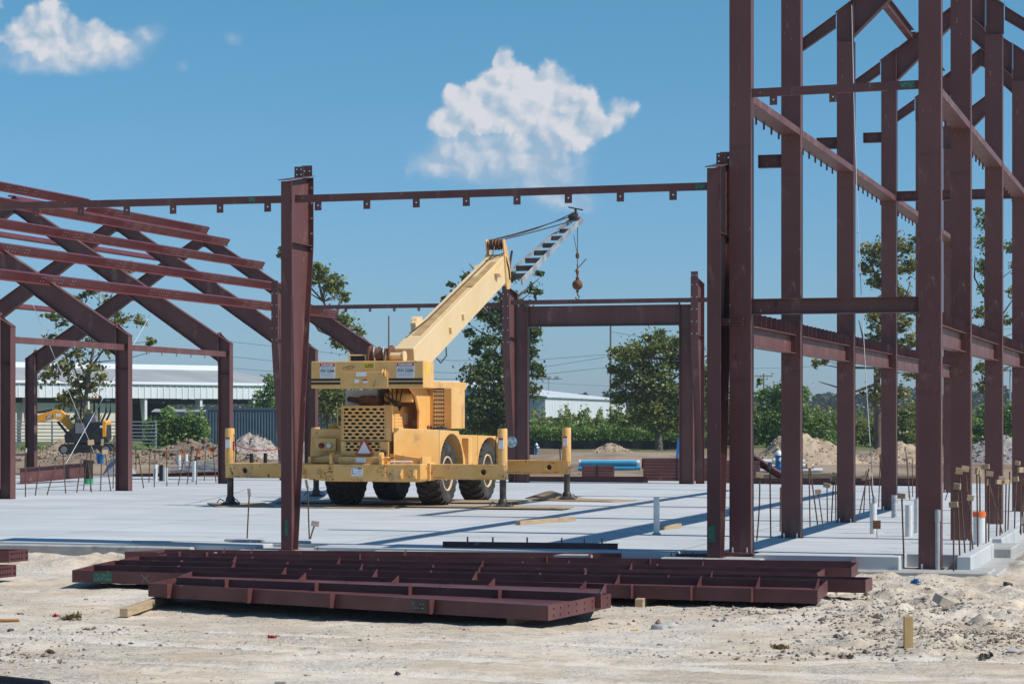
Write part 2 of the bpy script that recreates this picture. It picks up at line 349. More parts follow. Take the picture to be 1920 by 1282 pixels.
def ground_material():
    m, t, b = newmat('ground_soil'); n, l = t.nodes, t.links
    b.inputs['Roughness'].default_value = .95; b.inputs['Specular IOR Level'].default_value = .15
    tc = n.new('ShaderNodeTexCoord')
    def nz(s, d, r=.6, st=None, dist=0):
        x = n.new('ShaderNodeTexNoise'); x.inputs['Scale'].default_value = s; x.inputs['Detail'].default_value = d; x.inputs['Roughness'].default_value = r; x.inputs['Distortion'].default_value = dist
        if st:
            mp = n.new('ShaderNodeMapping'); mp.inputs['Scale'].default_value = st; l.new(tc.outputs['Object'], mp.inputs[0]); l.new(mp.outputs[0], x.inputs['Vector'])
        else: l.new(tc.outputs['Object'], x.inputs['Vector'])
        return x.outputs['Fac']
    def ramp(f, a, z):
        x = n.new('ShaderNodeMapRange'); x.interpolation_type = 'SMOOTHSTEP'; x.inputs[1].default_value = a; x.inputs[2].default_value = z; l.new(f, x.inputs[0]); return x.outputs[0]
    def mix(f, a, z):
        x = n.new('ShaderNodeMix'); x.data_type = 'RGBA'
        if isinstance(f, float): x.inputs[0].default_value = f
        else: l.new(f, x.inputs[0])
        for i, q in ((6, a), (7, z)):
            if isinstance(q, tuple): x.inputs[i].default_value = (*q, 1)
            else: l.new(q, x.inputs[i])
        return x.outputs[2]
    def mul(a, z):
        x = n.new('ShaderNodeMath'); x.operation = 'MULTIPLY'; l.new(a, x.inputs[0])
        if isinstance(z, (int, float)): x.inputs[1].default_value = z
        else: l.new(z, x.inputs[1])
        return x.outputs[0]
    sand = mix(ramp(nz(.9, 6, .6, (1, 1.6, 1)), .36, .66), (.70,.59,.46), (.53,.425,.315))
    sand = mix(ramp(nz(2.6, 6, .7, (1, 2.2, 1), 1.2), .50, .66), sand, (.42,.35,.27))
    sand = mix(mul(ramp(nz(.35, 3), .5, .62), .7), sand, (.74,.65,.545))
    peb = n.new('ShaderNodeTexVoronoi'); peb.inputs['Scale'].default_value = 46; l.new(tc.outputs['Object'], peb.inputs['Vector'])
    sp = n.new('ShaderNodeSeparateColor'); l.new(peb.outputs['Color'], sp.inputs[0])
    gr = mix(sp.outputs[0], (.20,.17,.14), (.74,.70,.63))
    sand = mix(mul(ramp(nz(1.3, 5, .6), .40, .62), .6), sand, gr)
    dk = n.new('ShaderNodeTexVoronoi'); dk.inputs['Scale'].default_value = 11; l.new(tc.outputs['Object'], dk.inputs['Vector'])
    sk = n.new('ShaderNodeSeparateColor'); l.new(dk.outputs['Color'], sk.inputs[0])
    x = n.new('ShaderNodeMath'); x.operation = 'LESS_THAN'; x.inputs[1].default_value = .16; l.new(dk.outputs['Distance'], x.inputs[0])
    y = n.new('ShaderNodeMath'); y.operation = 'GREATER_THAN'; y.inputs[1].default_value = .72; l.new(sk.outputs[1], y.inputs[0])
    sand = mix(mul(mul(x.outputs[0], y.outputs[0]), .75), sand, (.17,.14,.115))
    ta = n.new('ShaderNodeAttribute'); ta.attribute_name = 'track'
    brk = ramp(nz(3.2, 4), .3, .6)
    sand = mix(mul(mul(ramp(ta.outputs['Fac'], .05, .8), .75), brk), sand, (.76,.69,.60))
    inv = n.new('ShaderNodeMath'); inv.operation = 'MULTIPLY'; inv.inputs[1].default_value = -1; l.new(ta.outputs['Fac'], inv.inputs[0])
    sand = mix(mul(mul(ramp(inv.outputs[0], .1, .7), .38), brk), sand, (.38,.31,.235))
    # beyond the slab: graded brown earth, then rough grass
    ps = n.new('ShaderNodeSeparateXYZ'); l.new(tc.outputs['Object'], ps.inputs[0])
    dirt = mix(ramp(nz(.25, 6, .65, (1, .25, 1)), .40, .62), (.36,.275,.20), (.22,.155,.11))
    cur = mix(ramp(ps.outputs[1], 60., 76.), sand, dirt)
    grass = mix(ramp(nz(.3, 6, .7), .4, .62), (.085,.12,.03), (.17,.19,.06))
    wob = n.new('ShaderNodeMath'); wob.operation = 'MULTIPLY_ADD'; wob.inputs[1].default_value = 40; l.new(nz(.06, 3), wob.inputs[0]); l.new(ps.outputs[1], wob.inputs[2])
    cur = mix(ramp(wob.outputs[0], 150., 166.), cur, grass)
    l.new(cur, b.inputs['Base Color'])
    bp = n.new('ShaderNodeBump'); bp.inputs['Strength'].default_value = .55; bp.inputs['Distance'].default_value = .03
    hs = n.new('ShaderNodeMath'); hs.operation = 'ADD'; l.new(nz(55, 5, .7), hs.inputs[0]); l.new(mul(nz(16, 4, .6), 1.4), hs.inputs[1])
    l.new(hs.outputs[0], bp.inputs['Height']); l.new(bp.outputs[0], b.inputs['Normal'])
    return m
_t, _e = wheel_tracks(GX, GY)
at_ = me.attributes.new('track', 'FLOAT', 'POINT'); at_.data.foreach_set('value', (_t-_e*.9).astype(np.float32).ravel())
me.materials.append(ground_material())
ground = bpy.data.objects.new('ground', me); COL.objects.link(ground); tag(ground, kind='structure')
# ------------------------------------------------------------------ concrete slab with column pockets
def slab_material():
    m, t, b = newmat('slab_concrete'); n, l = t.nodes, t.links
    b.inputs['Roughness'].default_value = .72; b.inputs['Specular IOR Level'].default_value = .3
    tc = n.new('ShaderNodeTexCoord')
    def nz(s, d, st=(1,1,1), r=.6):
        mp = n.new('ShaderNodeMapping'); mp.inputs['Scale'].default_value = st; l.new(tc.outputs['Object'], mp.inputs[0])
        x = n.new('ShaderNodeTexNoise'); x.inputs['Scale'].default_value = s; x.inputs['Detail'].default_value = d; x.inputs['Roughness'].default_value = r; l.new(mp.outputs[0], x.inputs['Vector']); return x.outputs['Fac']
    def ramp(f, a, z):
        x = n.new('ShaderNodeMapRange'); x.interpolation_type = 'SMOOTHSTEP'; x.inputs[1].default_value = a; x.inputs[2].default_value = z; l.new(f, x.inputs[0]); return x.outputs[0]
    def mix(f, a, z):
        x = n.new('ShaderNodeMix'); x.data_type = 'RGBA'; l.new(f, x.inputs[0])
        for i, q in ((6, a), (7, z)):
            if isinstance(q, tuple): x.inputs[i].default_value = (*q, 1)
            else: l.new(q, x.inputs[i])
        return x.outputs[2]
    c = mix(ramp(nz(.22, 6, (1, 2.2, 1)), .35, .68), (.47,.49,.50), (.57,.585,.59))
    c = mix(ramp(nz(1.6, 7, (.35, 2.2, 1), .7), .50, .74), c, (.40,.41,.415))
    c = mix(ramp(nz(.6, 4), .58, .8), c, (.63,.62,.59))
    c = mix(ramp(nz(.9, 5, (.16, 1.6, 1), .65), .56, .76), c, (.36,.34,.31))   # dried mud tracked along the slab
    c = mix(ramp(nz(5.5, 6, (1, 1, 1), .7), .70, .78), c, (.30,.29,.27))
    ps = n.new('ShaderNodeSeparateXYZ'); l.new(tc.outputs['Object'], ps.inputs[0])
    def joint(src, step, off, wdt):
        a = n.new('ShaderNodeMath'); a.operation = 'ADD'; a.inputs[1].default_value = off; l.new(src, a.inputs[0])
        p = n.new('ShaderNodeMath'); p.operation = 'PINGPONG'; p.inputs[1].default_value = step/2; l.new(a.outputs[0], p.inputs[0])
        q = n.new('ShaderNodeMath'); q.operation = 'LESS_THAN'; q.inputs[1].default_value = wdt; l.new(p.outputs[0], q.inputs[0]); return q.outputs[0]
    c = mix(joint(ps.outputs[1], 4.2, 1.35, .020), c, (.16,.165,.17))
    c = mix(joint(ps.outputs[0], 5.2, .9, .012), c, (.20,.205,.21))
    l.new(c, b.inputs['Base Color'])
    bp = n.new('ShaderNodeBump'); bp.inputs['Strength'].default_value = .12; bp.inputs['Distance'].default_value = .01; l.new(nz(9, 6), bp.inputs['Height']); l.new(bp.outputs[0], b.inputs['Normal'])
    return m
SLABM = slab_material()
Mb = MB()
fr = -.42
outline = [(-62,fr),(-7.05,fr),(-7.05,fr+.62),(-6.15,fr+.62),(-6.15,fr),(-.85,fr),(-.85,fr+.62),(.25,fr+.62),(.25,fr),(2.22,fr),(2.22,.30),(2.95,.30),(2.95,-.16),(3.14,-.16),(3.14,3.3),(2.98,3.3),(2.98,4.7),(3.14,4.7),(3.14,9.1),(2.98,9.1),(2.98,10.3),(3.14,10.3),(3.14,35.2),(-62,36)]
Mb.prism([(x,y,-.5) for x,y in outline], (0,0,.5))
sl_ = Mb.build('concrete_slab', SLABM, bevel=.012)
sl_.location = B0; sl_.rotation_euler = (0,0,-TH); tag(sl_, kind='structure')
Mb = MB()   # footings that show below the slab edge
for a, b in (((-7.25,-.80,-.6),(-5.95,.25,-.052)), ((-1.0,-.70,-.6),(.4,.25,-.056)), ((1.62,-.66,-.7),(3.42,.35,-.182)), ((3.0,-.5,-.7),(3.52,11.5,-.215)), ((2.98,3.28,-.5),(3.40,4.72,-.07)), ((2.98,9.08,-.5),(3.40,10.32,-.05)),
             ((-11.6,-.60,-.6),(-8.0,-.424,-.03)), ((-5.2,-.56,-.6),(-2.0,-.424,-.035))):
    Mb.box(a, b)
ft = Mb.build('concrete_footing', CONC, bevel=.02); ft.location = B0; ft.rotation_euler = (0,0,-TH); tag(ft, kind='structure')
# loose stones over the yard: nobody could count them
def stones():
    base = []
    for k in range(6):
        bm = bmesh.new(); bmesh.ops.create_icosphere(bm, subdivisions=1, radius=1)
        r = np.random.default_rng(k)
        for v in bm.verts: v.co *= .7+.5*r.random(); v.co.z *= .65
        base.append((np.array([v.co[:] for v in bm.verts]), np.array([[v.index for v in f.verts] for f in bm.faces]))); bm.free()
    n = 13000
    X = rng.uniform(-6.5, 6.5, n); Y = rng.uniform(18.6, 32.5, n)
    keep = fbm(X*.8, Y*.8, 77, 3)+.22*np.clip((X-1.8)/2, 0, 1)*np.clip((Y-20.3)/1, 0, 1)-.10*(Y < 20.6) > rng.uniform(.42, .76, n)
    lx = (X-B0.x)*CT-(Y-B0.y)*ST; ly = (X-B0.x)*ST+(Y-B0.y)*CT
    keep &= ~((ly > -.75) & (lx < 3.6)) & (np.abs(X) < Y*.225+.3)
    X, Y = X[keep], Y[keep]; Z = gheight(X, Y); n = len(X)
    s = .005+.010*rng.random(n)**2+.022*(rng.random(n) > .978)+.012*(X > 2.2)*(Y > 21)*(rng.random(n) > .6)
    V = []; F = []; off = 0
    kk = rng.integers(0, 6, n)
    for k in range(6):
        q = np.where(kk == k)[0]; bv, bf = base[k]; m = len(q)
        a = rng.uniform(0, 6.28, m); ca, sa = np.cos(a), np.sin(a); st = rng.uniform(.7, 1.5, m)
        x = bv[None,:,0]*st[:,None]; y = bv[None,:,1]
        P = np.stack([x*ca[:,None]-y*sa[:,None], x*sa[:,None]+y*ca[:,None], np.broadcast_to(bv[None,:,2], x.shape)], -1)*s[q][:,None,None]
        P = P+np.stack([X[q], Y[q], Z[q]+s[q]*.15], -1)[:,None,:]
        V.append(P.reshape(-1,3)); F.append((bf[None]+(np.arange(m)*len(bv))[:,None,None]).reshape(-1,3)+off); off += m*len(bv)
    me = bpy.data.meshes.new('loose_stones'); me.from_pydata(np.concatenate(V).tolist(), [], np.concatenate(F).tolist())
    m, t, b = newmat('stones'); n_, l = t.nodes, t.links
    g = n_.new('ShaderNodeNewGeometry'); cr = n_.new('ShaderNodeValToRGB'); l.new(g.outputs['Random Per Island'], cr.inputs[0])
    e = cr.color_ramp.elements; e[0].color = (.17,.145,.12,1); e[1].color = (.66,.62,.55,1); k = e.new(.55); k.color = (.45,.39,.31,1)
    l.new(cr.outputs[0], b.inputs['Base Color']); b.inputs['Roughness'].default_value = .9
    me.materials.append(m)
    o = bpy.data.objects.new('loose_stones', me); COL.objects.link(o); tag(o, 'pale and grey gravel stones strewn over the sandy yard', 'stones', kind='stuff')
stones()
def clods():
    r = np.random.default_rng(15); P = []
    for cx, cy, sx, sy, n in ((4.35,22.5,.62,.75,1700),(3.9,24.9,.85,.6,900),(3.2,26.6,.9,.6,500),(-4.55,20.9,.45,.9,420),(-4.1,23.2,.4,.4,90),(2.6,21.2,.5,.25,160),(4.5,27.8,.6,1.2,400)):
        P.append(np.stack([r.normal(cx, sx, n), r.normal(cy, sy, n)], -1))
    P = np.concatenate(P); X, Y = P[:,0], P[:,1]; lx = (X-B0.x)*CT-(Y-B0.y)*ST; ly = (X-B0.x)*ST+(Y-B0.y)*CT
    k = ~((ly > -.75) & (lx < 3.6)) & (Y > 19); X, Y = X[k], Y[k]; n = len(X); Z = gheight(X, Y)
    s = .006+.018*r.random(n)**2.2+.028*(r.random(n) > .988); V = []; F = []
    for i in range(n):
        u = r.normal(size=(8,3)); u /= np.linalg.norm(u, axis=1)[:,None]; q = np.array([[1,0,0],[-1,0,0],[0,1,0],[0,-1,0],[0,0,.7],[0,0,-.7]])*r.uniform(.6,1.35,(6,1))+r.normal(size=(6,3))*.18
        V.append(q*s[i]+[X[i], Y[i], Z[i]+s[i]*.25]); F.append(np.array([[0,2,4],[2,1,4],[1,3,4],[3,0,4],[2,0,5],[1,2,5],[3,1,5],[0,3,5]])+i*6)
    me = bpy.data.meshes.new('soil_clods'); me.from_pydata(np.concatenate(V).tolist(), [], np.concatenate(F).tolist())
    m, t, b = newmat('clod_soil'); n_, l = t.nodes, t.links
    g = n_.new('ShaderNodeNewGeometry'); c = n_.new('ShaderNodeValToRGB'); l.new(g.outputs['Random Per Island'], c.inputs[0])
    e = c.color_ramp.elements; e[0].color = (.10,.08,.062,1); e[1].color = (.50,.43,.35,1); k = e.new(.6); k.color = (.24,.19,.145,1)
    l.new(c.outputs[0], b.inputs['Base Color']); b.inputs['Roughness'].default_value = .95; me.materials.append(m)
    o = bpy.data.objects.new('soil_clods', me); COL.objects.link(o); tag(o, 'brown crumbled soil clods heaped at the right and left of the yard', 'soil', kind='stuff')
clods()
# ================================================================== STEEL
def girder(root, P, top, bot, bf, tf=.014, tw=.010, mat=STEEL, ends=(True, True), stiff=(), plate=.014, grow=.0, woff=0., names=('web','flange','end_plate','stiffener')):
    "plated I-section: chains top/bot of (l, h); P maps (l, h, w) to local space; parts become children of root"
    def strip(ch, sg):
        m = MB(); vs = []
        for (l, h) in ch: vs += [P(l,h,-bf/2), P(l,h,bf/2), P(l,h-sg*tf,bf/2), P(l,h-sg*tf,-bf/2)]
        n = len(ch); fs = [(i*4+k, i*4+(k+1)%4, i*4+4+(k+1)%4, i*4+4+k) for i in range(n-1) for k in range(4)]+[(3,2,1,0), tuple(range(n*4-4, n*4))]
        m.add(vs, fs); return m.build(names[1], mat, root)
    m = MB(); a = [P(l,h-tf,woff-tw/2) for l,h in top]+[P(l,h+tf,woff-tw/2) for l,h in reversed(bot)]
    b = [P(l,h-tf,woff+tw/2) for l,h in top]+[P(l,h+tf,woff+tw/2) for l,h in reversed(bot)]
    n = len(a); m.add(a+b, [tuple(range(n-1,-1,-1)), tuple(range(n,2*n))]+[(i,(i+1)%n,n+(i+1)%n,n+i) for i in range(n)])
    m.build(names[0], mat, root)
    strip(top, 1); strip(bot, -1)
    for e, on in ((0, ends[0]), (-1, ends[1])):
        if not on: continue
        (l1,h1), (l0,h0) = top[e], bot[e]; sg = -1 if e == 0 else 1
        q = MB(); d = Vector((l1-l0, h1-h0)).normalized()*grow
        qs = [P(l0-d.x,h0-d.y,-bf/2), P(l1+d.x,h1+d.y,-bf/2), P(l1+d.x,h1+d.y,bf/2), P(l0-d.x,h0-d.y,bf/2)]
        ax = P(sg*plate,0,0)-P(0,0,0); off = P(sg*.0015,0,0)-P(0,0,0)
        q.prism([p+off for p in qs], ax); q.build(names[2], mat, root)
    for l in stiff:
        def at(ch):
            for (a0,b0),(a1,b1) in zip(ch, ch[1:]):
                if min(a0,a1) <= l <= max(a0,a1): return b0+(b1-b0)*((l-a0)/(a1-a0) if a1 != a0 else 0)
            return ch[-1][1]
        h0, h1 = at(bot)+tf, at(top)-tf; q = MB()
        for s in (-1, 1):
            q.prism([P(l,h0,s*tw*.5), P(l,h1,s*tw*.5), P(l,h1,s*(bf/2-.004)), P(l,h0,s*(bf/2-.004))], P(.01,0,0)-P(0,0,0))
        q.build(names[3], mat, root)
Pcol = lambda l,h,w: Vector((w,h,l))
Pbeam = lambda l,h,w: Vector((l,w,h))
Plie = lambda l,h,w: Vector((l,h,w))
Pfrm = lambda l,h,w: Vector((l,w,h))
def scribble(root, M, w, h, mat, seed, name='painted_mark'):
    "stencilled erection mark: a thin paint patch with chalked strokes"
    m = MB(); m.box((-w/2,-.0015,-h/2),(w/2,0,h/2), M); o = m.build(name, mat, root)
    r = random.Random(seed); q = MB()
    for k in range(int(w/h*3)+3):
        x = r.uniform(-w*.42, w*.34); z = r.choice((-.22,.18))*h; a = r.uniform(.04,.10)*w
        q.box((x,-.003,z-h*.03),(x+a,-.0016,z+h*.03), M)
        if r.random() < .7: q.box((x,-.0034,z-h*.03),(x+a*.25,-.0031,z+h*.2), M)
    q.build('chalk_strokes', CHALK, o); return o
# ---- two tapered columns of the front line
FC = {}
for key, s, lab, bf in (('a', 0, 'tapered red oxide steel column standing alone before the yellow crane, flat cap plate on top', .165), ('b', 6.254, 'tapered red oxide steel column close beside the tall tower columns at the right', .19)):
    p = Vector((-3.245, 33.75, -.05))+VV*s
    t = thing('steel_column', lab, 'steel column', p, -TH, 'columns of the front line')
    zt = 5.30
    girder(t, Pcol, [(0,.25),(4.42,.86),(zt+.13,.86)], [(0,0),(zt,0)], bf, stiff=(4.42,), ends=(False, False))
    m = MB(); m.box((-bf/2-.03,-.05,-.02),(bf/2+.03,.32,0)); m.build('base_plate', STEEL, t)
    m = MB(); m.prism([(-bf/2-.01,-.09,zt+.004),(bf/2+.01,-.09,zt+.004),(bf/2+.01,.875,zt+.15),(-bf/2-.01,.875,zt+.15)], (0,0,.012)); m.build('cap_plate', STEEL, t)
    m = MB(); m.holed(.135,.155,.01,2,2,.011, Matrix.Translation((-.06,.46,zt+.10))); m.build('purlin_clip', STEEL, t)
    m = MB(); m.holed(.16,.16,.01,2,1,.011, Matrix.Translation((-.08,.80,zt+.145))); m.build('purlin_clip', STEEL, t)
    for k in range(7):
        for sx in (-1, 1):
            z = zt-.02-.125*k-(.1*k); m = MB(); m.lathe([(.016,0),(.016,.012)], 8, Matrix.Translation((sx*bf*.34,.846,z)) @ Matrix.Rotation(R(90),4,'X')); m.build('bolt', BOLT, t)
    scribble(t, Matrix.Translation((0 if key == 'a' else -.03,-.001,.32)), .045 if key == 'a' else .095, .22, GREENP, 4)
    FC[key] = t
# ---- eave channels with hanging clips
def channel(name, lab, cat, p0, p1, h, tabs, group=None, mat=STEEL, tab=(.105,.125), hole=.012, lip=.06, mark=None, back=1):
    "C-section between two points (its bottom edge) with punched clips under it"
    M = frame_mat(p0, p1); Ln = (p1-p0).length
    t = thing(name, lab, cat, group=group, M=M)
    m = MB(); m.box((0,0,0),(Ln,.006,h)); m.build('web', mat, t)
    for z0, z1 in ((.0008,.007),(h-.007,h-.0008)):
        m = MB(); m.box((0,.0065,z0),(Ln,.0065+lip,z1)); m.build('flange', mat, t)
    for l in tabs:
        m = MB(); m.holed(tab[0], tab[1]+.02, .006, 1, 1, hole, Matrix.Translation((l-tab[0]/2,-.0065,-tab[1]))); m.build('clip', mat, t)
    if mark: scribble(t, Matrix.Translation((mark[0],-.001,h*.52)), mark[1], h*.72, GREENP, 9)
    return t
a0 = Vector((-3.245,33.75,0))
hz = 4.95
pL = a0+VV*.09+UU*.10
channel('eave_channel', 'red oxide channel with hanging clips between the two tapered front columns', 'steel channel', pL+Vector((0,0,hz)), a0+VV*6.14+UU*.10+Vector((0,0,hz+.012)), .105,
        [.36+.745*k for k in range(8)], 'front eave channels', mark=(5.95,.14))
channel('eave_channel', 'red oxide channel with hanging clips running off the left picture edge', 'steel channel', a0-VV*5.2+UU*.10+Vector((0,0,hz+.02)), a0-VV*.10+UU*.10+Vector((0,0,hz+.0)), .105,
        [.40+.745*k for k in range(7)], 'front eave channels', mark=(4.62,.10))
# ---- the tower: two rows of tall columns
TY = [0, 4.07, 9.7, 15.55, 21.3, 27.0]
words = ['front', 'second', 'third', 'fourth', 'fifth', 'hindmost']
def tcol(x, y, z0, zt, lab, grp, mk=None):
    t = thing('steel_column', lab, 'steel column', BL(x, y, z0), -TH, grp)
    girder(t, Pcol, [(0,.11),(zt-z0,.11)], [(0,-.11),(zt-z0,-.11)], .30, ends=(False, False), tf=.016)
    for sx in (-1,1): m = MB(); m.box((sx*.142-.006,-.0935,0),(sx*.142+.006,.0935,zt-z0)); m.build('side_plate', STEEL, t)
    for zz in (2.4+.17*(y%3), 5.6+.2*(y%2)): m = MB(); m.box((-.149,-.1125,zz),(.149,-.1095,zz+.007)); m.build('weld_seam', STEEL, t)
    m = MB(); m.box((-.19,-.19,-.022),(.19,.19,0)); m.build('base_plate', STEEL, t)
    for sx in (-1,1):
        for sy in (-1,1): m = MB(); m.tube([(sx*.1,sy*.135,0),(sx*.1,sy*.135,.07)], .014, 6); m.build('anchor_bolt', BOLT, t)
    return t
side = {0: 'left', 2.585: 'right'}
for i, y in enumerate(TY):
    for x in (0, 2.585):
        lab = {('left',0): 'tall red oxide column nearest the camera in the left tower row, beside the tapered column',
               ('left',1): 'tall second column of the left tower row, its foot clear of the stacked girders',
               ('left',2): 'tall red oxide column third in the left tower row, a thin wire hanging past it',
               ('left',3): 'tall fourth column of the left tower row, just left of the nearest right row column',
               ('left',4): 'tall column mostly hidden behind the nearest right row column',
               ('left',5): 'tall red oxide column in the gap right of the nearest right row column',
               ('right',0): 'tall red oxide column nearest in the right tower row, grey conduit standing at its foot',
               ('right',1): 'tall red oxide column second in the right tower row, wooden capped rebars before it',
               ('right',2): 'tall red oxide column third in the right tower row, at the slab edge',
               ('right',3): 'tall red oxide column fourth in the right tower row, cut by the right picture edge'}.get((side[x], i))
        if lab is None: continue
        z0 = -.182 if (x > 1 and i == 0) else (0 if x == 0 else (-.048 if i < 3 else 0))
        if x == 0 and i == 0: z0 = 0
        tcol(x, y, z0, 8.52, lab, 'tower columns')
# rafters of the steep tower roof
for i, y in enumerate(TY):
    if i < 2: continue
    for sd_ in (0, 1):
        if i == 5 and sd_ == 1: continue
        M = Matrix.Translation(BL(1.2925, y)) @ Matrix.Rotation(-TH, 4, 'Z')
        t = thing('roof_rafter', 'steep plated rafter on the %s side of the %s tower frame' % (('left','right')[sd_], words[i]), 'rafter', group='tower rafters', M=M)
        sg = -1 if sd_ == 0 else 1
        e, r_ = 1.44, .012
        top = [(sg*e,9.05),(sg*.0+sg*r_,9.05+.72*e)]; bot = [(sg*(e-.30),8.50),(sg*(e-.31),8.52),(sg*r_,9.05+.72*e-.46)]
        top = [(sg*(e-.30),9.05+.72*.30),(sg*r_,9.05+.72*e)]; bot = [(sg*(e-.30),8.62),(sg*r_,9.05+.72*e-.37)]
        girder(t, Pfrm, top, bot, .2, ends=(True, True), plate=-.012*sg if sd_ == 0 else .012, grow=.02)
        m = MB(); m.prism([(sg*(e+.02),-.005,8.53),(sg*(e-.285),-.005,8.53),(sg*(e-.285),-.005,9.05+.72*.28),(sg*(e+.02),-.005,9.03)], (0,.01,0)); m.build('knee_web', STEEL, t)
        m = MB(); m.prism([(sg*(e+.03),-.1,9.035),(sg*(e-.285),-.1,9.05+.72*.285),(sg*(e-.285),.1,9.05+.72*.285),(sg*(e+.03),.1,9.035)], (0,0,.014)); m.build('knee_flange', STEEL, t)
        # overhanging eave outrigger
        girder(t, Pfrm, [(sg*(e+.62),8.62),(sg*(e+.035),9.02)], [(sg*(e+.62),8.40),(sg*(e+.035),8.78)], .12, ends=(True, False), names=('outrigger_web','outrigger_flange','outrigger_end_plate','stiffener'))
for i in (2, 3):
    p0, p1 = BL(.45, TY[i]+.12, 9.52), BL(.45, TY[i+1]-.12, 9.52)
    t = thing('roof_purlin', 'purlin on the left tower roof slope between the %s and %s frames' % (words[i], words[i+1]), 'purlin', group='tower purlins', M=frame_mat(p0, p1))
    girder(t, Pbeam, [(0,.10),((p1-p0).length,.10)], [(0,-.1),((p1-p0).length,-.1)], .13, mat=BEAMM, ends=(False,False), tf=.008, tw=.006)
# beams along the two rows
for x in (0, 2.585):
    for i in range(5):
        if x > 1 and i > 2: continue
        y0, y1 = TY[i]+.125, TY[i+1]-.128; rowname = 'left' if x == 0 else 'right'
        Ln = y1-y0
        # upper channel lying flat, open side up
        M = frame_mat(BL(x, y0, 6.20), BL(x, y1, 6.20))
        t = thing('flat_channel', 'upper flat channel with studs below, %s bay of the %s tower row' % (words[i], rowname), 'steel beam', group='upper tower beams', M=M)
        m = MB(); m.box((0,-.14,0),(Ln,.14,.008)); m.build('web', STEEL, t)
        for s in (-1, 1):
            m = MB(); m.box((0,s*.1405-.004,-.0),(Ln,s*.1405+.004,.105)); m.build('flange', STEEL, t)
        k = .35
        while k < Ln-.2: m = MB(); m.box((k,.105,-.10),(k+.012,.135,-.0005)); m.build('hanging_stud', STEEL, t); k += .62
        # lower I-beam with a comb of upright plates
        M = frame_mat(BL(x, y0, 2.84), BL(x, y1, 2.84))
        t = thing('floor_beam', 'floor beam with a comb of upright plates, %s bay of the %s tower row' % (words[i], rowname), 'steel beam', group='lower tower beams', M=M)
        girder(t, Pbeam, [(0,.29),(Ln,.29)], [(0,0),(Ln,0)], .17, ends=(True, True), tf=.012, stiff=())
        n = int(Ln/.36)
        for q in range(n):
            xx = .12+q*(Ln-.24)/(n-1)
            m = MB(); m.box((xx,-.085,.291),(xx+.008,.19,.475)); m.build('upright_plate', STEEL, t)
# cross beams between the rows
M = frame_mat(BL(.155, -.06, 6.26), BL(2.43, -.06, 6.285))
channel('cross_channel', 'channel with hanging clips and a green mark high between the two nearest tower columns', 'steel channel', BL(.155,-.06,6.26), BL(2.43,-.06,6.285), .115, [.30,1.12,1.92], mark=(2.13,.20))
t = thing('cross_beam', 'plain I-beam at mid height between the two nearest tower columns', 'steel beam', M=frame_mat(BL(.155,0,3.27), BL(2.43,0,3.27)))
girder(t, Pbeam, [(0,.215),(2.28,.215)], [(0,0),(2.28,0)], .14, ends=(True, True), tf=.012)
t = thing('cross_beam', 'short I-beam high between the fourth tower columns, mostly hidden by the right row', 'steel beam', M=frame_mat(BL(.155,TY[3],6.2), BL(2.43,TY[3],6.2)))
girder(t, Pbeam, [(0,.20),(2.28,.20)], [(0,0),(2.28,0)], .14, ends=(True, True), tf=.012)
for i, (z0, z1, ln) in enumerate(((5.72,5.92,.35),(6.63,6.83,.35),(7.4,7.6,.35))):
    k = i+1
    t = thing('bracket_stub', 'short cantilever stub on the left face of the %s left row column' % words[k], 'steel bracket', group='cantilever stubs', M=frame_mat(BL(-.155-ln,TY[k],z0), BL(-.155,TY[k],z0)))
    girder(t, Pbeam, [(0,.20),(ln-.002,.20)], [(0,0),(ln-.002,0)], .13, ends=(True, False), tf=.010)
t = thing('bracket_stub', 'small stub low on the right side of the tapered column beside the tower', 'steel bracket', M=frame_mat(a0+VV*6.30+UU*.3+Vector((0,0,3.12)), a0+VV*6.62+UU*.3+Vector((0,0,3.12))))
girder(t, Pbeam, [(0,.09),(.3,.09)], [(0,0),(.3,0)], .08, ends=(True, False), tf=.008)
# ---- far tapered line with the framed opening
for k, (px, d, tz, lab) in enumerate(((515, 68.9, 5.55, 'tapered far column just left of the lone front column'), (948, 66.9, 5.42, 'tapered far column behind the crane boom tip, left of the framed opening'), (1302, 65.3, 5.60, 'tapered far column at the right of the framed opening'))):
    p = Vector(((px-HX)*d/FOC, d, 0))+UU*.85
    t = thing('steel_column', lab, 'steel column', p, -TH+math.pi, 'columns of the far line')
    girder(t, Pcol, [(0,.22),(4.15,.86),(tz+.14,.86)], [(0,0),(tz,0)], .21, stiff=(4.15,), ends=(False,False))
    m = MB(); m.prism([(-.11,-.03,tz),(.11,-.03,tz),(.11,.87,tz+.13),(-.11,.87,tz+.13)], (0,0,.014)); m.build('cap_plate', STEEL, t)
    m = MB(); m.holed(.2,.2,.01,2,1,.014, Matrix.Translation((-.1,.84,tz+.12))); m.build('purlin_clip', STEEL, t)
    m = MB(); m.box((-.13,-.04,-.02),(.13,.28,0)); m.build('base_plate', STEEL, t)
    m = MB()
    for q in range(5):
        for sx in (-1,1): m.lathe([(.018,0),(.018,.012)], 8, Matrix.Translation((sx*.07,.873,tz-.05-.34*q)) @ Matrix.Rotation(R(-90),4,'X'))
    m.build('bolts', BOLT, t)
q0 = Vector(((948-HX)*66.9/FOC, 66.9, 0))
def FL(px):     # point of the far line seen at px
    k = (px-HX)/FOC; s = (k*q0.y-q0.x)/(CT+k*ST); return q0+VV*s
channel('eave_channel', 'far channel with small clips behind the crane, between the two left tapered far columns', 'steel channel', FL(522)+UU*.3+Vector((0,0,5.03)), FL(940)+UU*.3+Vector((0,0,5.03)), .12, [.5+.75*k for k in range(8)], 'far eave channels', tab=(.08,.09))
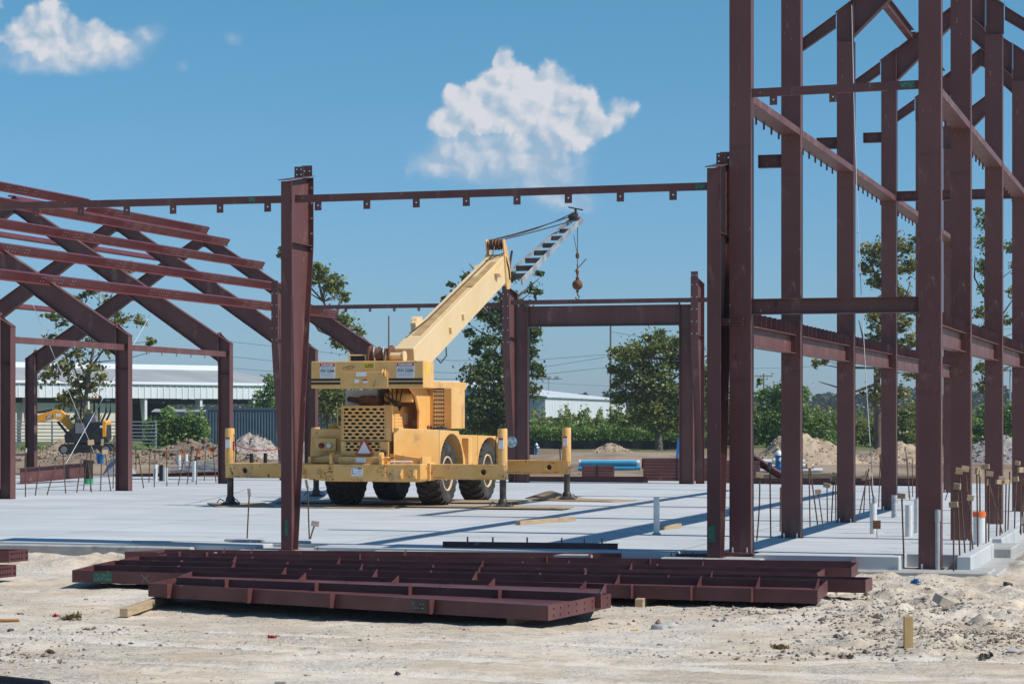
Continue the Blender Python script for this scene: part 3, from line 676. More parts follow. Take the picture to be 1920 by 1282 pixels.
channel('eave_channel', 'far channel resting over the framed opening, a dark bird on it', 'steel channel', FL(956)+UU*.1+Vector((0,0,5.07)), FL(1345)+UU*.1+Vector((0,0,5.07)), .125, [], 'far eave channels')
for px, lab in ((974, 'straight jamb column at the left of the far framed opening'), (1284, 'straight jamb column at the right of the far framed opening')):
    p = FL(px)+UU*.25; t = thing('steel_column', lab, 'steel column', p, -TH, 'jambs of the framed opening')
    girder(t, lambda l,h,w: Vector((h,w,l)), [(0,.20),(5.0,.20)], [(0,-.20),(5.0,-.20)], .2, ends=(True,True))
p0, p1 = FL(974)+UU*.25+VV*.215+Vector((0,0,4.44)), FL(1284)+UU*.25-VV*.215+Vector((0,0,4.44))
t = thing('header_beam', 'deep plain header beam across the far framed opening', 'steel beam', M=frame_mat(p0, p1))
girder(t, Pbeam, [(0,.58),((p1-p0).length,.58)], [(0,0),((p1-p0).length,0)], .2, ends=(True,True), grow=.05)
# ---- left wing: gabled frames
LWX = {1: (-11.55,53.6), 2: (-9.85,59.6), 3: (-8.05,66.0), 4: (-6.2,72.6), 5: (-4.3,79.2)}
EZ, SLP, HS = 3.93, .63, 6.8
for k, (X, Y) in LWX.items():
    for sd_ in (0, 1):
        colon = True
        sg = 1 if sd_ == 0 else -1
        O_ = Vector((X, Y, 0))+VV*(.17-HS)              # middle of the frame
        M = Matrix.Translation(O_) @ Matrix.Rotation(-TH, 4, 'Z')
        nm = {1:'nearest',2:'second',3:'third',4:'fourth',5:'last'}[k]
        if colon:
            t = thing('steel_column', 'straight red oxide column on the %s side of the %s left wing gable frame' % (('right','left')[sd_], nm), 'steel column', group='left wing columns', M=M)
            girder(t, lambda l,h,w: Vector((h,w,l)), [(0,sg*HS),(EZ,sg*HS)], [(0,sg*(HS-.36)),(EZ+.32,sg*(HS-.36))], .24, tf=.014*sg, ends=(False,False), stiff=(3.05,))
            m = MB(); m.prism([(sg*(HS+.012),-.12,EZ-.004),(sg*(HS-.355),-.12,EZ+.225),(sg*(HS-.355),.12,EZ+.225),(sg*(HS+.012),.12,EZ-.004)], (0,0,.014)); m.build('cap_plate', STEEL, t)
            m = MB(); m.box((sg*(HS-.18)-.22,-.15,-.02),(sg*(HS-.18)+.22,.15,0)); m.build('base_plate', STEEL, t)
        t = thing('roof_rafter', '%s sloping plated rafter of the %s left wing gable frame' % (('right','left')[sd_], nm), 'rafter', group='left wing rafters', M=M)
        xe = HS-.378
        top = [(sg*xe, EZ+SLP*.378),(sg*.012, EZ+SLP*HS)]; bot = [(sg*xe, EZ+SLP*.378-.74),(sg*.012, EZ+SLP*HS-.42)]
        girder(t, Pfrm, top, bot, .2, ends=(True,True), plate=.014*(-sg), grow=.05, stiff=())
LW0 = Vector((-8.05, 66.0, 0))+VV*.17
def purlin(s, y0, y1, lab, sgn=1, dz=.0, bolts=True):
    z = EZ+SLP*(s if s <= HS else 2*HS-s)+.135+dz
    p0, p1 = LW0-VV*s+UU*y0+Vector((0,0,z)), LW0-VV*s+UU*y1+Vector((0,0,z)); Ln = y1-y0
    al = math.atan(SLP)*(1 if s <= HS else -1)
    M = frame_mat(p0, p1) @ Matrix.Rotation(al if True else 0, 4, 'X')
    t = thing('roof_purlin', lab, 'purlin', group='left wing purlins', M=M)
    m = MB(); m.box((0,-.003,-.11),(Ln,.003,.11)); m.build('web', PURL, t)
    for za, zb, ya, yb in ((.1105,.118,-.003,.085),(-.118,-.1105,-.085,.003)):
        m = MB(); m.box((0,ya,za),(Ln,yb,zb)); m.build('flange', PURL, t)
    if bolts:
        m = MB()
        for yy in (-12.4, -6.4, 0, 6.6, 13.2):
            for dx in (-.9,-.75,-.25,-.1,.1,.25,.75,.9):
                xx = yy-y0+dx
                if not .1 < xx < Ln-.05: continue
                for zz in (-.05,.05): m.lathe([(.016,0),(.016,.01)], 6, Matrix.Translation((xx,-.003,zz)) @ Matrix.Rotation(R(90),4,'X'))
                for zz in (-.05,.05): m.lathe([(.016,0),(.016,.01)], 6, Matrix.Translation((xx,.003,zz)) @ Matrix.Rotation(R(-90),4,'X'))
        m.build('bolts', BOLT, t)
PN = ['lowest purlin on the right slope of the left wing roof, nearest the eave', 'second purlin up on the right slope of the left wing roof', 'third purlin up on the right slope of the left wing roof', 'fourth purlin up on the right slope of the left wing roof', 'topmost short purlin by the ridge on the right slope of the left wing roof']
for s, y0, lab in zip((2.06,3.4,4.75,6.05,6.70), (-21,-18,-16,-14,4.4), PN): purlin(s, y0, 13.75 if s < 6.5 else 13.5, lab)
purlin(6.55, -13, 4.2, 'ridge purlin stub ending high at the left picture edge', dz=.22)
for s, lab in zip((7.0,8.4,9.9,11.3,12.9), ['left slope purlin just over the ridge','left slope purlin second from the ridge','left slope purlin midway down the far slope','left slope purlin second from the far eave','left slope purlin lowest at the far eave']): purlin(s, .2, 13.6, lab + ', seen from below', bolts=False)
for k, dz in ((1, 0), (2, 0)):
    a, b = Vector((*LWX[k],0)), Vector((*LWX[k+1],0))
    channel('eave_strut', 'eave strut channel between the %s left wing columns' % ('nearest and second' if k == 1 else 'second and third'), 'steel channel', a+UU*.02+VV*.06+Vector((0,0,3.56)), b-UU*.02+VV*.06+Vector((0,0,3.56)), .15, [] if k == 1 else [1.2+.95*q for q in range(5)], 'left wing eave struts', tab=(.05,.08))
t = thing('eave_strut', 'boxy girt beam running off the left edge from the nearest left wing column', 'steel beam', M=frame_mat(Vector((-14,54.2,3.25)), Vector((*LWX[1],3.25))-VV*.22))
girder(t, Pbeam, [(0,.5),(2.2,.5)], [(0,0),(2.2,0)], .2, ends=(True,True))
t = thing('steel_column', 'doubled jamb column at the left edge in front of the nearest left wing column', 'steel column', Vector((-11.72,53.0,0)), -TH)
girder(t, lambda l,h,w: Vector((h,w,l)), [(.25,.13),(4.2,.13)], [(.25,-.16),(4.2,-.16)], .22, ends=(True,True))
t = thing('steel_beam', 'loose I-beam lying raised across the slab at the far left', 'steel beam', M=frame_mat(S(38,906,.02)+Vector((0,0,.0)), S(163,894,.12)))
Ln = (S(163,894,.12)-S(38,906,.02)).length
girder(t, Pbeam, [(0,.42),(Ln,.42)], [(0,0),(Ln,0)], .2, ends=(False,False), mat=BEAMM)
# ---- girders lying in the yard, web flat
def lying(lab, FL_, FR_, BR_, BL_, zt, h=.15, clips=(), holes=None, mark=None, group='girders lying in the yard', mat=BEAMM, woff=-.018):
    a, b, c, d = [S(p[0], p[1], zt) for p in (FL_, FR_, BR_, BL_)]
    M = frame_mat(a-Vector((0,0,h/2)), b-Vector((0,0,h/2))); Mi = M.inverted()
    A, B, C, Dp = [Mi @ (p-Vector((0,0,h/2))) for p in (a, b, c, d)]
    t = thing('plate_girder', lab, 'girder', group=group, M=M)
    girder(t, Plie, [(Dp.x,Dp.y),(C.x,C.y)], [(0,0),(B.x,0)], h, ends=(True,True), mat=mat, tf=.012, tw=.010, plate=.016, woff=woff)
    for i, l in enumerate(clips):      # purlin clips on the front flange and web stiffeners behind
        m = MB(); m.box((l,-.085,-h/2+.002),(l+.010,-.0015,h/2+.012)); m.build('purlin_clip', mat, t)
        m = MB(); fr_ = (l-Dp.x)/(C.x-Dp.x); hh = Dp.y+(C.y-Dp.y)*fr_
        m.prism([(l+.4,hh-.014,woff+.007),(l+.4,hh-.014,h/2+.03),(l+.4,hh-.20,woff+.007)], (.010,0,0)); m.build('stiffener', mat, t)
    if holes:
        m = MB(); e = (C-B); L_ = e.length; e.normalize(); nrm = Vector((e.y,-e.x,0))
        for k in range(8):
            q = B+e*(L_*(.06+.125*k)+(.04 if k in (0,6) else 0))
            for zz in (-.035,.035):
                m.lathe([(.014,0),(.014,.003)], 8, Matrix.Translation(q+nrm*.0165+Vector((0,0,zz))) @ nrm.to_track_quat('Z','Y').to_matrix().to_4x4())
        m.build('bolt_hole_discs', HOLEM, t)  # dark discs laid on the plate stand for the shade in the holes
    if mark: scribble(t, Matrix.Translation((mark[0],-.002,.0)), mark[1], h*.75, GREENP if mark[2] else DARKST, 5)
    return t
gA = lying('nearest girder lying on timber blocks, bolted end plate at its right end', (280,1093),(1025,1135),(1143,1112),(333,1083), -.02, clips=(.35,1.55,2.72,4.05), holes=True, mark=(3.85,.22,False), woff=.016)
gB = lying('girder lying directly behind the nearest one, its pink dusty web in the sun', (333,1082),(1124,1112),(1134,1094),(361,1071), .015, clips=(.7,1.9,3.1,4.2), woff=.016)
gC = lying('longest girder of the pile with a green mark and chalk cross near its left end', (137.4,1068.6),(1530,1105.6),(1549,1088),(177,1058.6), -.045, clips=(1.98,3.2,4.5,6.3,7.3,8.0,8.7), mark=(.42,.26,True))
M = Matrix.Translation((1.02,-.002,0)); q = MB()
for a in (40,-40): q.box((-.07,-.002,-.002),(.07,0,.002), M @ Matrix.Rotation(R(a),4,'Y'))
q.build('chalk_cross', CHALK, gC)
lying('girder whose right end reaches farthest right of the pile', (177,1058),(1620,1087),(1633,1081.5),(216,1050), -.045, clips=(1.2,3,4.6,6,7.6))
lying('girder in the middle of the pile, cut back at its right end', (226,1049),(1530,1074),(1544,1066),(262,1042), -.04, clips=(.9,2.4,4.4,6.4))
lying('girder second from the slab in the lying pile', (296,1041.5),(1594,1064.5),(1606,1054),(320,1036.2), -.04, clips=(1.4,3.2,5.2,7))
lying('girder lying closest to the slab edge behind the pile', (236,1034),(1594,1051.5),(1606,1040),(310,1029.5), -.02, clips=(.8,1.2,3.4,6,7.4))
lying('upper of two girders stacked at the left edge of the yard', (-230,1034),(14,1032.5),(50.5,1029),(-200,1028), .135, clips=(), holes=True, group='girders at the left edge')
lying('lower of two girders stacked at the left edge of the yard', (-230,1063),(-8,1061.5),(28,1058),(-200,1057), -.02, clips=(), holes=True, group='girders at the left edge')
t = channel('short_channel', 'short channel with upright tabs propped on the slab edge behind the girder pile', 'steel channel', S(832,1028,-.02)-UU*.05, S(1160,1032,-.02)-UU*.05, .105, [.05,.2,.4,.62], mat=BEAMM, tab=(.03,-.10))
m = MB()
for l in (.35,.72,1.22,1.72,2.05,2.30): m.box((l,.01,.106),(l+.012,.07,.175))
m.build('upright_tab', BEAMM, t)
# timber under the girders
def timber(lab, a, b, w, h, mat=WOOD, group=None, name='timber_block'):
    M = frame_mat(a, b); Ln = (b-a).length; m = MB(); m.box((0,-w/2,0),(Ln,w/2,h)); o = m.build(name, mat, bevel=.004); o.matrix_world = M
    return tag(o, lab, 'timber', group)
timber('long pale timber bearer under the left end of the nearest girder', S(232,1156,-.285), S(330,1122,-.285), .09, .092, group='timber bearers')
timber('timber bearer end poking out under the right end of the nearest girder', S(958,1177,-.285), S(1010,1155,-.285), .09, .10, group='timber bearers')
timber('dark timber bearer under the long girder right of the nearest one', S(1198,1139,-.285), S(1240,1116,-.285), .09, .10, group='timber bearers')
# ================================================================== CRANE
CO = Vector((-3.06, 48.6, 0))
CM = Matrix.Translation(CO) @ Matrix.Rotation(-TH, 4, 'Z'); CMi = CM.inverted()
cr = thing('mobile_crane', 'yellow four wheeled mobile crane standing on outriggers, boom raised over the slab', 'crane', M=CM)
X0 = .17
def cb(name, a, b, mat=YEL, parent=cr, bevel=.012):
    m = MB(); m.box(a, b); return m.build(name, mat, parent, bevel=bevel)
RX = Matrix.Rotation(R(90), 4, 'X')
cb('chassis', (X0-.5,-.15,.60), (X0+.5,5.3,1.0))
# rear bumper with lugs
m = MB()
m.prism([(-1.12,-.60,.90),(-1.12,-.60,.60),(-.55,-.60,.545),(1.40,-.60,.545),(1.44,-.60,.60),(1.44,-.60,.91)], (0,.42,0))
bump = m.build('rear_bumper', YELW, cr, bevel=.015)
for x0, x1 in ((-1.11,-1.05),(-.78,-.72),(1.30,1.36),(1.02,1.06)):
    m = MB(); m.prism([(x0,-.60,.60),(x0,-.605,.60),(x0,-.70,.63),(x0,-.70,.68),(x0,-.605,.80),(x0,-.60,.80)], (x1-x0,0,0)); m.build('hook_plate', YELW, bump, bevel=.005)
m = MB(); m.box((-.45,-.618,.57),(.68,-.601,.90)); m.build('centre_plate', YELW, bump, bevel=.004)
for x in (-.50, .58):
    m = MB(); m.lathe([(.035,-.03),(.09,-.03),(.09,.03),(.035,.03)], 14, Matrix.Translation((x,-.56,1.06)) @ Matrix.Rotation(R(90),4,'Y'))
    m.box((x-.03,-.62,.905),(x+.03,-.48,1.02)); m.build('towing_eye', YELW, cr, smooth=35)
def scrapes(name, lst, y, mat, parent, seed):
    "gouges and bare rusty patches of irregular outline"
    r = random.Random(seed); m = MB()
    for (x, z, sx, sz, n) in lst:
        for k in range(n):
            cx, cz = x+r.gauss(0, sx), z+r.gauss(0, sz); w, h = r.uniform(.006,.030), r.uniform(.004,.016); q = r.uniform(-.6,.6); pts = []
            for j in range(7):
                an = 2*math.pi*j/7; rr = r.uniform(.5, 1.2); u, v = w*rr*math.cos(an), h*rr*math.sin(an); pts.append((cx+u*math.cos(q)-v*math.sin(q), y, cz+u*math.sin(q)+v*math.cos(q)))
            m.prism(pts, (0,-.0016,0))
    return m.build(name, mat, parent)
scrapes('scrape_marks', [(-.52,.78,.06,.06,14),(-.52,.62,.05,.04,5),(.62,.80,.05,.05,12),(.85,.72,.10,.05,10),(-.9,.62,.05,.02,4),(.2,.59,.3,.012,8),(1.2,.66,.1,.05,6)], -.6195, RUST, bump, 3)
scrapes('rust_patch', [(-.62,.60,.05,.03,4),(.45,.6,.1,.02,4),(1.15,.86,.1,.02,4)], -.602, M_('rust_stain', (.28,.12,.045), rough=.8), bump, 4)
m = MB(); m.box((-.05,-.624,.66),(.19,-.619,.83)); st = m.build('load_sticker', SIGNW, bump)
m = MB()
for a, b in (((-.04,.815),(.07,.82)), ((.085,.80),(.18,.825)), ((.085,.73),(.18,.735)), ((.085,.76),(.18,.765)), ((.085,.69),(.18,.695)), ((-.03,.70),(-.02,.80)), ((-.02,.70),(.05,.708))):
    m.box((a[0],-.6265,a[1]),(b[0],-.6245,b[1]))
m.build('sticker_print', INK, bump)
m = MB(); m.box((.0,-.5,.93),(.22,-.4955,1.03)); m.build('faded_patch', SIGNW, cr)
m = MB(); m.box((-.40,-.49,.905),(.68,-.2,1.055)); m.build('bumper_top', YELW, cr, bevel=.01)
# side wings of the bumper seen from behind
for s in (-1, 1):
    m = MB(); x = X0+s*.78; m.prism([(X0+s*.5,-.32,.92),(X0+s*.5,-.32,1.12),(X0+s*1.22,-.32,1.02),(X0+s*1.22,-.32,.92)], (0,.10,0)); m.build('wing_plate', YEL, cr, bevel=.006)
    m = MB(); m.box((X0+s*1.22-.02,-.45,.60),(X0+s*1.22+.04,.1,1.05)); m.build('side_plate', YELW, cr, bevel=.006)
for y in (0, 4.95): cb('outrigger_box', (X0-1.33,y-.17,.56), (X0+1.33,y+.17,.93), YELW)
def outrigger(s, y):
    m = MB(); xa, xb = X0+s*1.28, s*3.06; a, b = sorted((xa, xb))
    # the beam with its lightening hole
    hx = s*2.62; r_ = .062
    def frontback(yy, fl):
        out = [(a,.59),(hx-.15,.59),(hx+.15,.59),(b,.59),(b,.90),(hx+.15,.90),(hx-.15,.90),(a,.90)]
        return out
    for yy in (y-.13, y+.13):
        pass
    m.box((a,y-.13,.59),(hx-.15,y+.13,.90)); m.box((hx+.15,y-.13,.59),(b,y+.13,.90))
    m.holed(.30,.31,.26,1,1,r_, Matrix.Translation((hx-.15,y-.13,.59)))
    o = m.build('outrigger', YELW, cr, bevel=.006)
    rr = random.Random(int(s*5+y)); sm = MB(); xx = a+.1
    while xx < b-.2:
        l_ = rr.uniform(.05,.35); zz = .625+rr.gauss(0,.012); sm = MB(); sm.box((xx,y-.1316,zz),(min(xx+l_,b-.05),y-.1303,zz+rr.uniform(.004,.010))); sm.build('scrape_line', RUST, o); xx += l_+rr.uniform(.03,.3)
    scrapes('scrape_marks', [((a+b)/2+s*.9,.68,.2,.05,7),((a+b)/2,.84,.4,.03,5)], y-.1303, RUST, o, int(7+s*2+y))
    m = MB(); m.lathe([(.0,0),(.055,0),(.055,.05),(0,.05)], 12, Matrix.Translation((hx,y+.02,.745)) @ RX); m.build('pin_in_hole', DARKST, o, smooth=40)
    jx = s*3.0
    m = MB(); m.lathe([(.098,.87),(.10,.88),(.10,1.60),(.092,1.63),(.0,1.63)], 20, Matrix.Translation((jx,y-.03,0))); m.build('jack_tube', YEL, o, smooth=40)
    m = MB(); m.lathe([(.068,.12),(.068,.60)], 16, Matrix.Translation((jx,y,0))); m.build('jack_leg', DARKST, o, smooth=40)
    m = MB(); m.lathe([(.20,.030),(.20,.05),(.10,.10),(.095,.16),(.075,.20),(.0,.20)], 18, Matrix.Translation((jx,y,0)))
    for q in (-1, 1): m.tube([(jx+q*.10,y-.1,.10),(jx+q*.18,y-.14,.15),(jx+q*.26,y-.1,.06)], .012, 6)
    m.build('jack_pad', DARKST, o, smooth=40)
    m = MB(); m.box((jx-.05,y-.136,1.22),(jx+.05,y-.1305,1.44)); m.box((jx-.05,y-.133,1.22),(jx+.05,y-.02,1.44)); m.build('jack_sticker', SIGNW, o)
    m = MB(); m.box((jx-.05,y-.139,1.40),(jx+.05,y-.1365,1.44)); m.build('sticker_header', SIGNR, o)
    m = MB(); m.tube([(jx-s*.14,y-.05,.91),(jx-s*.15,y-.05,1.2),(jx-s*.13,y-.05,1.45),(jx-s*.09,y-.05,1.5)], .012, 6); m.build('hydraulic_hose', BLACKPL, o)
    return o
for y in (0, 4.95):
    for s in (-1, 1): outrigger(s, y)
m = MB(); m.lathe([(0,-.004),(.115,-.004),(.115,.004),(0,.004)], 20, Matrix.Translation((3.17,.05,1.36)) @ RX); m.build('round_reflector', M_('reflector_blue', (.10,.30,.48), (.5,.6,.65), rough=.25, scale=14), cr)
# wheels
def wheel(x, y, s):
    T = Matrix.Translation((x,y,.68)) @ Matrix.Rotation(R(90),4,'Y')
    w = .26; m = MB()
    m.lathe([(.36,-w*.86),(.40,-w*.98),(.52,-w*1.06),(.60,-w*1.0),(.625,-w*.8),(.632,0),(.625,w*.8),(.60,w*1.0),(.52,w*1.06),(.40,w*.98),(.36,w*.86)], 40, T)
    nl = 22
    for k in range(nl):
        for q in (-1, 1):
            a = 2*math.pi*(k+(.25 if q > 0 else -.25))/nl; vs = []
            for (zz, da, r0, r1) in ((q*w*1.03,.00,.585,.612),(q*w*.88,.045,.60,.668),(q*w*.45,.12,.60,.675),(-q*w*.04,.20,.60,.675)):
                for (dd, rr) in ((-.036,r0),(-.030,r1),(.030,r1),(.036,r0)):
                    an = a+da+dd*1.7; vs.append(T @ Vector((rr*math.cos(an), rr*math.sin(an), zz)))
            fs = [(i*4+j, i*4+j+1, i*4+5+j, i*4+4+j) for i in range(3) for j in range(3)]+[(0,1,2,3),(12,15,14,13)]
            m.add(vs, fs)
    o = m.build('wheel', TYRE, cr, smooth=50)
    m = MB(); z = s*w
    m.lathe([(.37,z*.80),(.365,z*.98),(.34,z*.98),(.33,z*.72),(.30,z*.55),(.20,z*.42),(.17,z*.80),(.12,z*.92),(.0,z*.92)], 28, T); m.build('rim', YELB, o, smooth=35)
    m = MB()
    for k in range(10):
        a = 2*math.pi*k/10; m.lathe([(.016,0),(.016,s*.03),(0,s*.03)], 6, T @ Matrix.Translation((.255*math.cos(a),.255*math.sin(a),z*.50)))
    m.build('wheel_nuts', RUST, o)
for x, s in ((X0+1.03,1),(X0-.98,-1)):
    for y in (1.12, 3.98): wheel(x, y, s)
for y in (1.12, 3.98):
    m = MB(); m.tube([(X0-.7,y,.68),(X0+.7,y,.68)], .12, 12); m.lathe([(.0,-.26),(.2,-.18),(.24,0),(.2,.18),(0,.26)], 14, Matrix.Translation((X0,y,.66)) @ Matrix.Rotation(R(90),4,'Y')); m.build('axle', DARKST, cr, smooth=40)
# mudguards with wheel arches
def fender(x0, x1, prof, cy, cz, rx, rz):
    arch = [(cy-rx*math.cos(q), cz+rz*math.sin(q)) for q in [math.pi*k/14 for k in range(15)]]
    poly = prof+list(reversed(arch)); m = MB()
    # build as a strip so that the arch stays open
    n = len(prof); top = prof
    P = lambda x, p: (x, p[0], p[1])
    poly2 = top+list(reversed(arch)); a = [P(x0,p) for p in poly2]; k = len(a); b = [P(x1,p) for p in poly2]
    m.add(a+b, [(i,(i+1)%k,k+(i+1)%k,k+i) for i in range(k)])
    import mathutils.geometry as mg
    tri = mg.tessellate_polygon([[Vector((p[0],p[1],0)) for p in poly2]])
    m.add(a, [tuple(t) for t in tri]); m.add(b, [tuple(reversed(t)) for t in tri])
    return m.build('mudguard', YEL, cr)
fender(.66, 1.50, [(.44,.861),(.44,1.60),(1.72,1.57),(2.26,.86),(2.06,.86)], 1.25, .86, .79, .66)
m = MB(); m.prism([(.76,-.34,.90),(1.50,.438,.86),(.76,.438,.86)], (0,0,.74)); m.build('mudguard_corner', YEL, cr, bevel=.01)
fender(.66, 1.50, [(3.08,.821),(3.08,1.47),(4.55,1.44),(5.02,.82),(4.88,.82)], 3.98, .82, .89, .60)
m = MB(); m.prism([(.98,2.36,.84),(1.50,3.078,.82),(.90,3.078,.82),(.90,2.36,.84)], (0,0,.65)); m.build('mudguard_corner', YEL, cr, bevel=.01)
fender(-1.24, -.42, [(.44,.88),(.08,.90),(.16,1.62),(1.72,1.57),(2.26,.86),(2.06,.86)], 1.25, .86, .80, .66)
fender(-1.24, -.42, [(3.08,.82),(2.46,.84),(2.50,1.47),(4.55,1.44),(5.02,.82),(4.88,.82)], 3.98, .82, .88, .60)
cb('mudguard_step', (1.42,2.18,.62), (1.58,2.44,1.42), YEL)
m = MB(); m.lathe([(.10,0),(.10,.10),(.085,.12),(0,.12)], 14, Matrix.Translation((-.88,.5,1.615))); m.build('filler_cap', YEL, cr, smooth=40)
# rear lights
for x, mt, nm in ((-.95,SIGNR,'tail_light'),(-.77,SIGNW,'reversing_light'),(.70,M_('lens_red', (.16,.012,.02), rough=.2),'tail_light')):
    m = MB(); m.lathe([(.058,.06),(.058,0),(.05,-.02),(.0,-.03)], 16, Matrix.Translation((x,-.02,1.27)) @ Matrix.Rotation(R(-90),4,'X')); m.build(nm, mt if x > 0 or nm[0] == 'r' else bpy.data.materials.get('lens_red') or M_('lens_red', (.16,.012,.02), rough=.2), cr, smooth=40)
m = MB(); m.box((-1.10,.02,1.16),(-.64,.06,1.42)); m.build('light_bracket', YEL, cr)
m = MB(); m.lathe([(.06,.10),(.065,0),(.05,-.03),(0,-.03)], 14, Matrix.Translation((.55,-.42,1.13)) @ Matrix.Rotation(R(-90),4,'X')); m.build('work_lamp', BLACKP, cr, smooth=40)
m = MB(); m.tube([(.60,-.42,1.10),(.72,-.5,.98),(.80,-.5,.93),(.72,-.5,1.02),(.85,-.5,1.04)], .012, 6); m.build('lamp_cable', BLACKPL, cr)
m = MB(); m.tube([(.75,-.5,.955),(1.22,-.5,.955)], .022, 8); m.build('tow_bar', SIGNW, cr)
# engine hood and slotted grilles
cb('engine_hood', (-.385,-.16,1.36), (.70,1.25,2.09), YEL)
def slots(x0, z0, w, h, rows, n, yy, name, r=.025):
    m = MB(); rh = h/rows
    for k in range(rows):
        z = z0+k*rh
        if k % 2 == 0: m.holed(w, rh, .008, n, 1, r, Matrix.Translation((x0,yy,z)), slot=2.4)
        else:
            cw = w/n
            m.holed(cw/2, rh, .008, 1, 1, r, Matrix.Translation((x0,yy,z)))
            m.holed(w-cw, rh, .008, n-1, 1, r, Matrix.Translation((x0+cw/2,yy,z)), slot=2.4)
            m.holed(cw/2, rh, .008, 1, 1, r, Matrix.Translation((x0+w-cw/2,yy,z)))
    return m.build(name, YEL, cr)
m = MB(); m.box((-.36,-.20,1.39),(.56,-.165,2.07)); m.build('radiator_dark', HOLEM, cr)  # dark box behind the slots, interior shade put into its colour
slots(-.36, 1.40, .93, .66, 9, 6, -.30, 'rear_grille')
m = MB(); m.box((-.395,-.30,1.37),(-.362,-.165,2.10)); m.box((.572,-.30,1.37),(.70,-.165,2.10)); m.box((-.361,-.30,2.062),(.571,-.165,2.10)); m.box((-.361,-.30,1.37),(.571,-.165,1.399)); m.build('grille_frame', YEL, cr, bevel=.008)
m = MB(); m.box((-.33,-.26,1.07),(.52,-.20,1.34)); m.build('lower_radiator_dark', HOLEM, cr)  # same dark backing, painted as the shade behind the lower slots
slots(-.30, 1.16, .78, .19, 3, 5, -.345, 'lower_grille')
m = MB(); m.box((-.385,-.345,1.06),(-.302,-.17,1.36)); m.box((.482,-.345,1.06),(.66,-.17,1.36)); m.box((-.301,-.345,1.06),(.481,-.17,1.159)); m.build('lower_frame', YEL, cr, bevel=.006)
for x in (-.44, .66):
    m = MB(); sx = -1 if x < 0 else 1
    if sx < 0: m.tube([(-.39,-.28,2.05),(-.47,-.28,2.04),(-.485,-.28,1.98),(-.485,-.28,1.70),(-.45,-.28,1.66),(-.39,-.28,1.66)], .014, 6)
    else: m.tube([(.60,-.31,2.05),(.64,-.36,2.05),(.66,-.36,1.98),(.66,-.36,1.70),(.64,-.36,1.66),(.60,-.31,1.66)], .014, 6)
    m.build('grab_rail', YEL, cr, smooth=60)
Ms = Matrix.Translation((.712,-.12,1.45)) @ Matrix.Rotation(R(90),4,'Z')
m = MB(); m.box((.7005,-.11,1.46),(.704,.34,1.97)); m.build('side_dark', HOLEM, cr)
m = MB(); m.holed(.48,.54,.008,5,8,.021, Ms @ Matrix.Translation((0,0,0)), slot=.8); m.build('side_grille', YEL, cr)
m = MB(); m.box((.702,.52,1.72),(.706,.72,1.95)); m.build('side_sticker', SIGNW, cr)
# slow vehicle triangle
def tri(k): 
    c = Vector((.135,0,1.20)); return [c+(Vector(p)-c)*k for p in ((-.065,0,1.085),(.335,0,1.085),(.135,0,1.435))]
m = MB(); m.prism([p+Vector((0,-.372,0)) for p in tri(1)], (0,.012,0)); tr = m.build('warning_triangle', TRIR, cr)
m = MB(); m.prism([p+Vector((0,-.376,0)) for p in tri(.70)], (0,.0035,0)); m.build('triangle_face', SIGNW, tr)
# superstructure
m = MB(); m.lathe([(.62,1.0),(.62,1.55),(.55,1.6),(.55,2.45)], 28, Matrix.Translation((X0,2.3,0))); m.build('turntable', YEL, cr, smooth=40)
cb('deck', (-.45,-.25,2.46), (1.2,3.2,2.62))
m = MB()
for x in (.55, 1.0):
    pts = [(x,.45,1.45),(x,.45,2.0),(x,.25,2.30),(x,-.1,2.46),(x,.9,2.46),(x,1.3,2.2),(x,1.5,1.45)]
    m.prism(pts, (.05,0,0))
m.build('support_frame', YEL, cr, bevel=.006)
m = MB(); m.tube([(.38,.25,2.27),(.98,.25,2.27)], .10, 14); m.build('air_cylinder', YEL, cr, smooth=40)
m = MB(); m.prism([(-.45,.1,2.12),(-.45,.1,2.42),(.25,.1,2.44),(.25,.1,2.12)], (0,.8,0)); m.build('heat_shield', GREYP, cr)
m = MB(); m.box((-.12,-.05,2.10),(.33,.35,2.30)); m.build('muffler', RUST, cr, bevel=.05, seg=3)
m = MB(); m.tube([(-.05,.1,2.21),(-.16,.06,2.21),(-.30,-.12,2.235)], [.06,.058,.055], 14); m.build('exhaust_pipe', RUST, cr, smooth=50)
m = MB(); m.lathe([(.047,0),(.047,.004),(0,.004)], 14, Matrix.Translation((-.302,-.123,2.235)) @ Vector((-.6,-.8,.08)).to_track_quat('Z','Y').to_matrix().to_4x4()); m.build('exhaust_mouth', HOLEM, cr)
m = MB()
for k in range(5): m.tube([(.40+.1*k,-.02+.03*k,2.45),(.48+.08*k,-.06,2.30-.03*k),(.62+.05*k,.05,2.15),(.70,.2,2.0)], .014, 6)
m.build('hydraulic_hoses', BLACKPL, cr)
# counterweight
ZC0, ZC1, YC = 2.45, 3.0, -.95
m = MB(); m.prism([(-.82,YC+.03,ZC0),(.86,YC,ZC0),(1.615,YC,ZC0),(1.615,-.28,ZC0),(-.82,-.28,ZC0)], (0,0,ZC1-ZC0)); cw = m.build('counterweight', YEL, cr, bevel=.018, seg=2)
m = MB(); m.box((-.16,YC-.018,ZC0+.01),(.86,YC-.001,ZC1-.22)); m.build('recess_plate', YELW, cw, bevel=.006)
for x0, x1 in ((-.815,-.175),(.875,1.605)):
    for z in (2.60,2.525):
        m = MB(); yb = YC+.0295 if x0 < 0 else YC
        ya = [YC+.03-.03*(x-(-.82))/1.68 if x0 < 0 else YC for x in (x0, x1)]
        m.prism([(x0,ya[0]-.002,z),(x1,ya[1]-.002,z),(x1,ya[1]-.002,z+.048),(x0,ya[0]-.002,z+.048)], (0,-.002,0)); m.build('black_stripe', BLACKP, cw)
